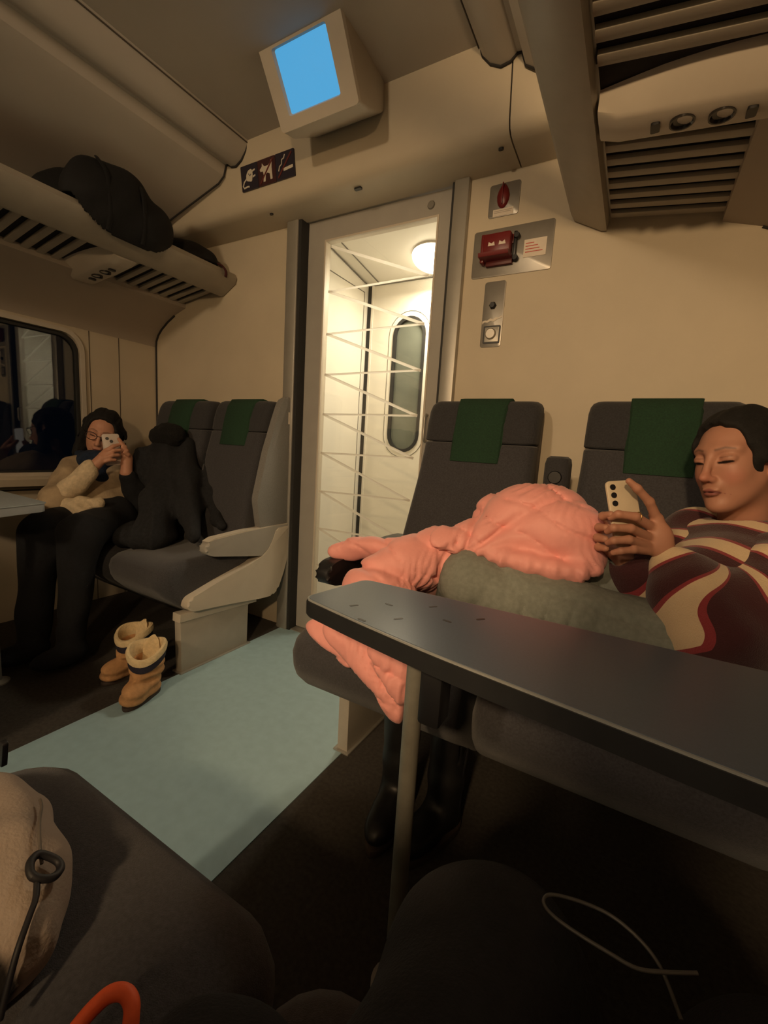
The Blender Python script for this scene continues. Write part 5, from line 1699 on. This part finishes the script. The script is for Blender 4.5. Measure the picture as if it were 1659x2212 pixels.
# black boots under the right-hand table
BLK = mat('black_leather', (0.010, 0.010, 0.011), 0.45, noise=0.2, nscale=40)
def black_boot(label, x, y, az):
    t_ = thing('ankle_boot', label, 'boot', (x, y, 0.0), 'black ankle boots')
    g = SDF((-0.10, -0.22, 0.008), (0.10, 0.12, 0.36), 0.006)
    g.chain([(0, 0, 0.05), (0, 0.0, 0.15), (0, 0.012, 0.32)], [0.048, 0.046, 0.056], 0.02)
    g.ell((0, -0.085, 0.045), (0.044, 0.10, 0.038), 0.03)
    g.cap((0, 0.012, 0.36), (0, 0.008, 0.22), 0.045, 0.040, 0.004, 's')
    g.displace(lambda P: wrinkles(P, 50, 0.003, 95))
    soft('boot_upper', g, BLK, t_)
    prism('boot_sole', [(0.050 * math.cos(a), (0.060 if math.sin(a) > 0 else 0.185) * math.sin(a)) for a in (2 * math.pi * k / 24 for k in range(24))], 2, 0.0, 0.020, SOLE, t_, 0.004)
    tube('zip', [(0.049, 0.0, 0.06), (0.049, 0.004, 0.18), (0.056, 0.012, 0.30)], 0.003, BLACKP, t_, 6)
    t_.rotation_euler = (0, 0, az)
black_boot('black ankle boot standing behind the table leg nearer the aisle', -0.465, 1.000, math.radians(8))
black_boot('black ankle boot standing under the table away from the aisle', -0.330, 1.010, math.radians(-12))

# ---------------------------------------------------------------- cream bag on the near seat
CREAM = attr_mat('cream_canvas', 0.9, 0.3, bump=0.3, bscale=250)
cb = thing('cloth_bag', 'crumpled cream cloth bag with black cord loop on the near left seat', 'bag', (-0.6, 0.14, 0.476))
g = SDF((-0.86, -0.06, 0.44), (-0.34, 0.32, 0.64), 0.004)
g.ell((-0.615, 0.110, 0.515), (0.170, 0.110, 0.056), 0.0)
g.ell((-0.500, 0.125, 0.512), (0.085, 0.066, 0.045), 0.06)
g.ell((-0.650, 0.170, 0.508), (0.100, 0.062, 0.038), 0.04)
g.displace(lambda P: wrinkles(P, 30, 0.0040, 101) + wrinkles(P, 85, 0.0025, 102))
V, F = g.mesh()
V = relax(V, F, 2)
V[:, 2] = np.maximum(V[:, 2], 0.478)
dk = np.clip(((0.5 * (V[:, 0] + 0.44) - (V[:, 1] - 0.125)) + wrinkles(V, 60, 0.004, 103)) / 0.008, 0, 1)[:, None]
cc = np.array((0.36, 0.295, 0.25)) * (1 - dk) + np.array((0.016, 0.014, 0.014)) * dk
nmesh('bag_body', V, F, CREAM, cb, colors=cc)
def on_bag(pts, lift=0.004):
    out_ = []
    for x, y in pts:
        d = np.hypot(V[:, 0] - x, V[:, 1] - y)
        m_ = d < 0.012
        z = V[m_, 2].max() if m_.any() else 0.50
        out_.append((x, y, z + lift))
    return out_
CORD = mat('black_cord', (0.008, 0.008, 0.012), 0.6, noise=0.2)
lp_ = [(-0.460, 0.160), (-0.473, 0.163), (-0.479, 0.173), (-0.470, 0.184), (-0.460, 0.183), (-0.453, 0.172)]
tube('cord_loop', smooth_path(on_bag(lp_), 5, True), 0.0040, CORD, cb, 8, closed=True)
tube('cord_end', smooth_path(on_bag([(-0.457, 0.162), (-0.443, 0.155), (-0.433, 0.146), (-0.416, 0.129), (-0.405, 0.112)], 0.002), 5), 0.0028, CORD, cb, 8)
tube('zip', smooth_path(on_bag([(-0.472, 0.172), (-0.488, 0.177), (-0.513, 0.187), (-0.546, 0.202), (-0.563, 0.207)], 0.000), 5), 0.0016, mat('grey_zip', (0.10, 0.085, 0.075), 0.6), cb, 6)
bk_ = prism('strap_buckle', rrect(0.012, 0.045, 0.004, 3), 1, -0.004, 0.004, BLACKP, cb, 0.0015)
bk_.data.transform(Matrix.Translation((-0.765, 0.240, 0.512)) @ Matrix.Rotation(0.25, 4, 'Y'))
at_base(cb)

# orange strap loop beside it
tube_o = tag(tube('orange_strap', smooth_path([(-0.338, 0.085, 0.487), (-0.336, 0.135, 0.515), (-0.334, 0.156, 0.522), (-0.328, 0.166, 0.524), (-0.317, 0.170, 0.524), (-0.305, 0.166, 0.520), (-0.294, 0.150, 0.508), (-0.286, 0.095, 0.487)], 7), 0.0064, mat('orange_webbing', (0.95, 0.13, 0.035), 0.6, noise=0.08, nscale=80), None, 10), 'bright orange strap loop at the bottom edge next to the dark knee', 'strap')

# ---------------------------------------------------------------- photographer: only the dark legs reach the picture
ph = thing('person', 'seated photographer in black jeans, only the dark legs below the table in view', 'person', (0.04, -0.12, 0.476))
PB = mat('black_jeans', (0.006, 0.006, 0.008), 0.95, noise=0.3, nscale=80, bump=0.3, bscale=300)
PT = mat('black_hoodie', (0.010, 0.010, 0.012), 0.95, noise=0.3, nscale=80)
PHp, PCh, PNk = (0.05, -0.14, 0.575), (0.06, -0.255, 0.92), (0.06, -0.265, 1.08)
PKL, PAL = (-0.050, 0.330, 0.545), (-0.060, 0.430, 0.110)
PKR, PAR = (0.160, 0.330, 0.550), (0.150, 0.440, 0.110)
PHC, PHR_ = (0.06, -0.235, 1.215), head_frame(math.radians(100), math.radians(-12), 0)
g = SDF((-0.06, -0.36, 1.04), (0.18, -0.10, 1.37), 0.004)
Wp = head_sdf(g, PHC, PHR_, 1.0)
g.cap(Wp((-0.02, 0, -0.06)), PNk, 0.055, 0.060, 0.03)
V, F = g.mesh()
p1h = (V, F, head_colors(V, PHC, PHR_, 1.0, (0.5, 0.27, 0.18)))
g = SDF((-0.34, -0.46, 0.02), (0.40, 0.56, 1.12), 0.013)
g.cap(PHp, PCh, 0.12, 0.125, 0.05)
g.cap(PCh, PNk, 0.09, 0.06, 0.05)
for s, k_, a_ in ((-1, PKL, PAL), (1, PKR, PAR)):
    sh = (0.06 + s * 0.17, -0.26, 0.96)
    el = (0.06 + s * 0.22, -0.12, 0.74)
    wr = (0.03 + s * 0.085, -0.075, 0.90)
    g.cap(PCh, sh, 0.09, 0.06, 0.05)
    g.chain([sh, el, wr], [0.055, 0.042, 0.028], 0.02)
    g.ell((0.02 + s * 0.055, -0.055, 0.955), (0.020, 0.018, 0.045), 0.02)
    g.chain([(0.05 + s * 0.08, -0.12, 0.575), k_, a_], [0.085, 0.062, 0.045], 0.03)
    g.ell((a_[0], a_[1] + 0.05, 0.062), (0.045, 0.11, 0.038), 0.03)
V, F = g.mesh()
p1b = (V, F, np.tile(np.array((0.5, 0.27, 0.18)), (len(V), 1)))
V, F, Cc_ = join_np([p1h, p1b])
nmesh('body', V, F, SKIN, ph, colors=Cc_)
g = SDF((-0.08, -0.38, 1.06), (0.20, -0.08, 1.38), 0.006)
hair_sdf(g, PHC, PHR_, 1.0, bun=False)
soft('hair', g, HAIR, ph, 1)
g = SDF((-0.36, -0.34, 0.06), (0.42, 0.50, 0.76), 0.009)
for s, k_, a_ in ((-1, PKL, PAL), (1, PKR, PAR)):
    g.cap(PHp, (0.05 + s * 0.08, -0.10, 0.575), 0.125, 0.105, 0.03)
    g.chain([(0.05 + s * 0.08, -0.10, 0.575), k_, a_], [0.105, 0.084, 0.060], 0.03)
g.displace(lambda P: wrinkles(P, 28, 0.005, 111))
V, F = g.mesh()
V = relax(V, F, 2)
nmesh('jeans', V, F, PB, ph)
g = SDF((-0.30, -0.44, 0.50), (0.44, 0.00, 1.14), 0.010)
g.cap(PHp, PCh, 0.145, 0.148, 0.05)
g.cap(PCh, PNk, 0.11, 0.075, 0.05)
for s in (-1, 1):
    sh = (0.06 + s * 0.17, -0.26, 0.96)
    el = (0.06 + s * 0.22, -0.12, 0.74)
    wr = (0.035 + s * 0.088, -0.08, 0.885)
    g.cap(PCh, sh, 0.10, 0.08, 0.05)
    g.chain([sh, el, wr], [0.078, 0.062, 0.042], 0.03)
g.displace(lambda P: wrinkles(P, 28, 0.005, 112))
soft('hoodie', g, PT, ph)
at_base(ph)

# black bundle between bag and photographer
g = SDF((-0.36, -0.04, 0.44), (-0.08, 0.30, 0.64), 0.005)
g.ell((-0.205, 0.130, 0.515), (0.078, 0.105, 0.052), 0.0)
g.ell((-0.185, 0.080, 0.510), (0.080, 0.080, 0.050), 0.04)
g.displace(lambda P: wrinkles(P, 40, 0.006, 121))
V, F = g.mesh()
V = relax(V, F, 2)
V[:, 2] = np.maximum(V[:, 2], 0.478)
tag(nmesh('folded_jacket', V, F, PB), 'black bundled jacket on the near seat beside the orange strap', 'jacket')

# charging cable looping down in the dark
tag(tube('charging_cable', smooth_path([(0.085, 0.345, 0.645), (0.066, 0.336, 0.642), (0.048, 0.329, 0.64), (0.030, 0.329, 0.64), (0.003, 0.331, 0.64), (-0.013, 0.335, 0.64), (-0.019, 0.342, 0.64), (-0.014, 0.351, 0.64), (0.007, 0.358, 0.64), (0.028, 0.360, 0.64), (0.045, 0.355, 0.64), (0.058, 0.348, 0.638), (0.066, 0.338, 0.636), (0.075, 0.318, 0.632)], 6), 0.0014, mat('pale_grey_cable', (0.06, 0.055, 0.05), 0.5, noise=0.05), None, 8), 'thin pale charging cable looped in the dark at the lower right', 'cable')
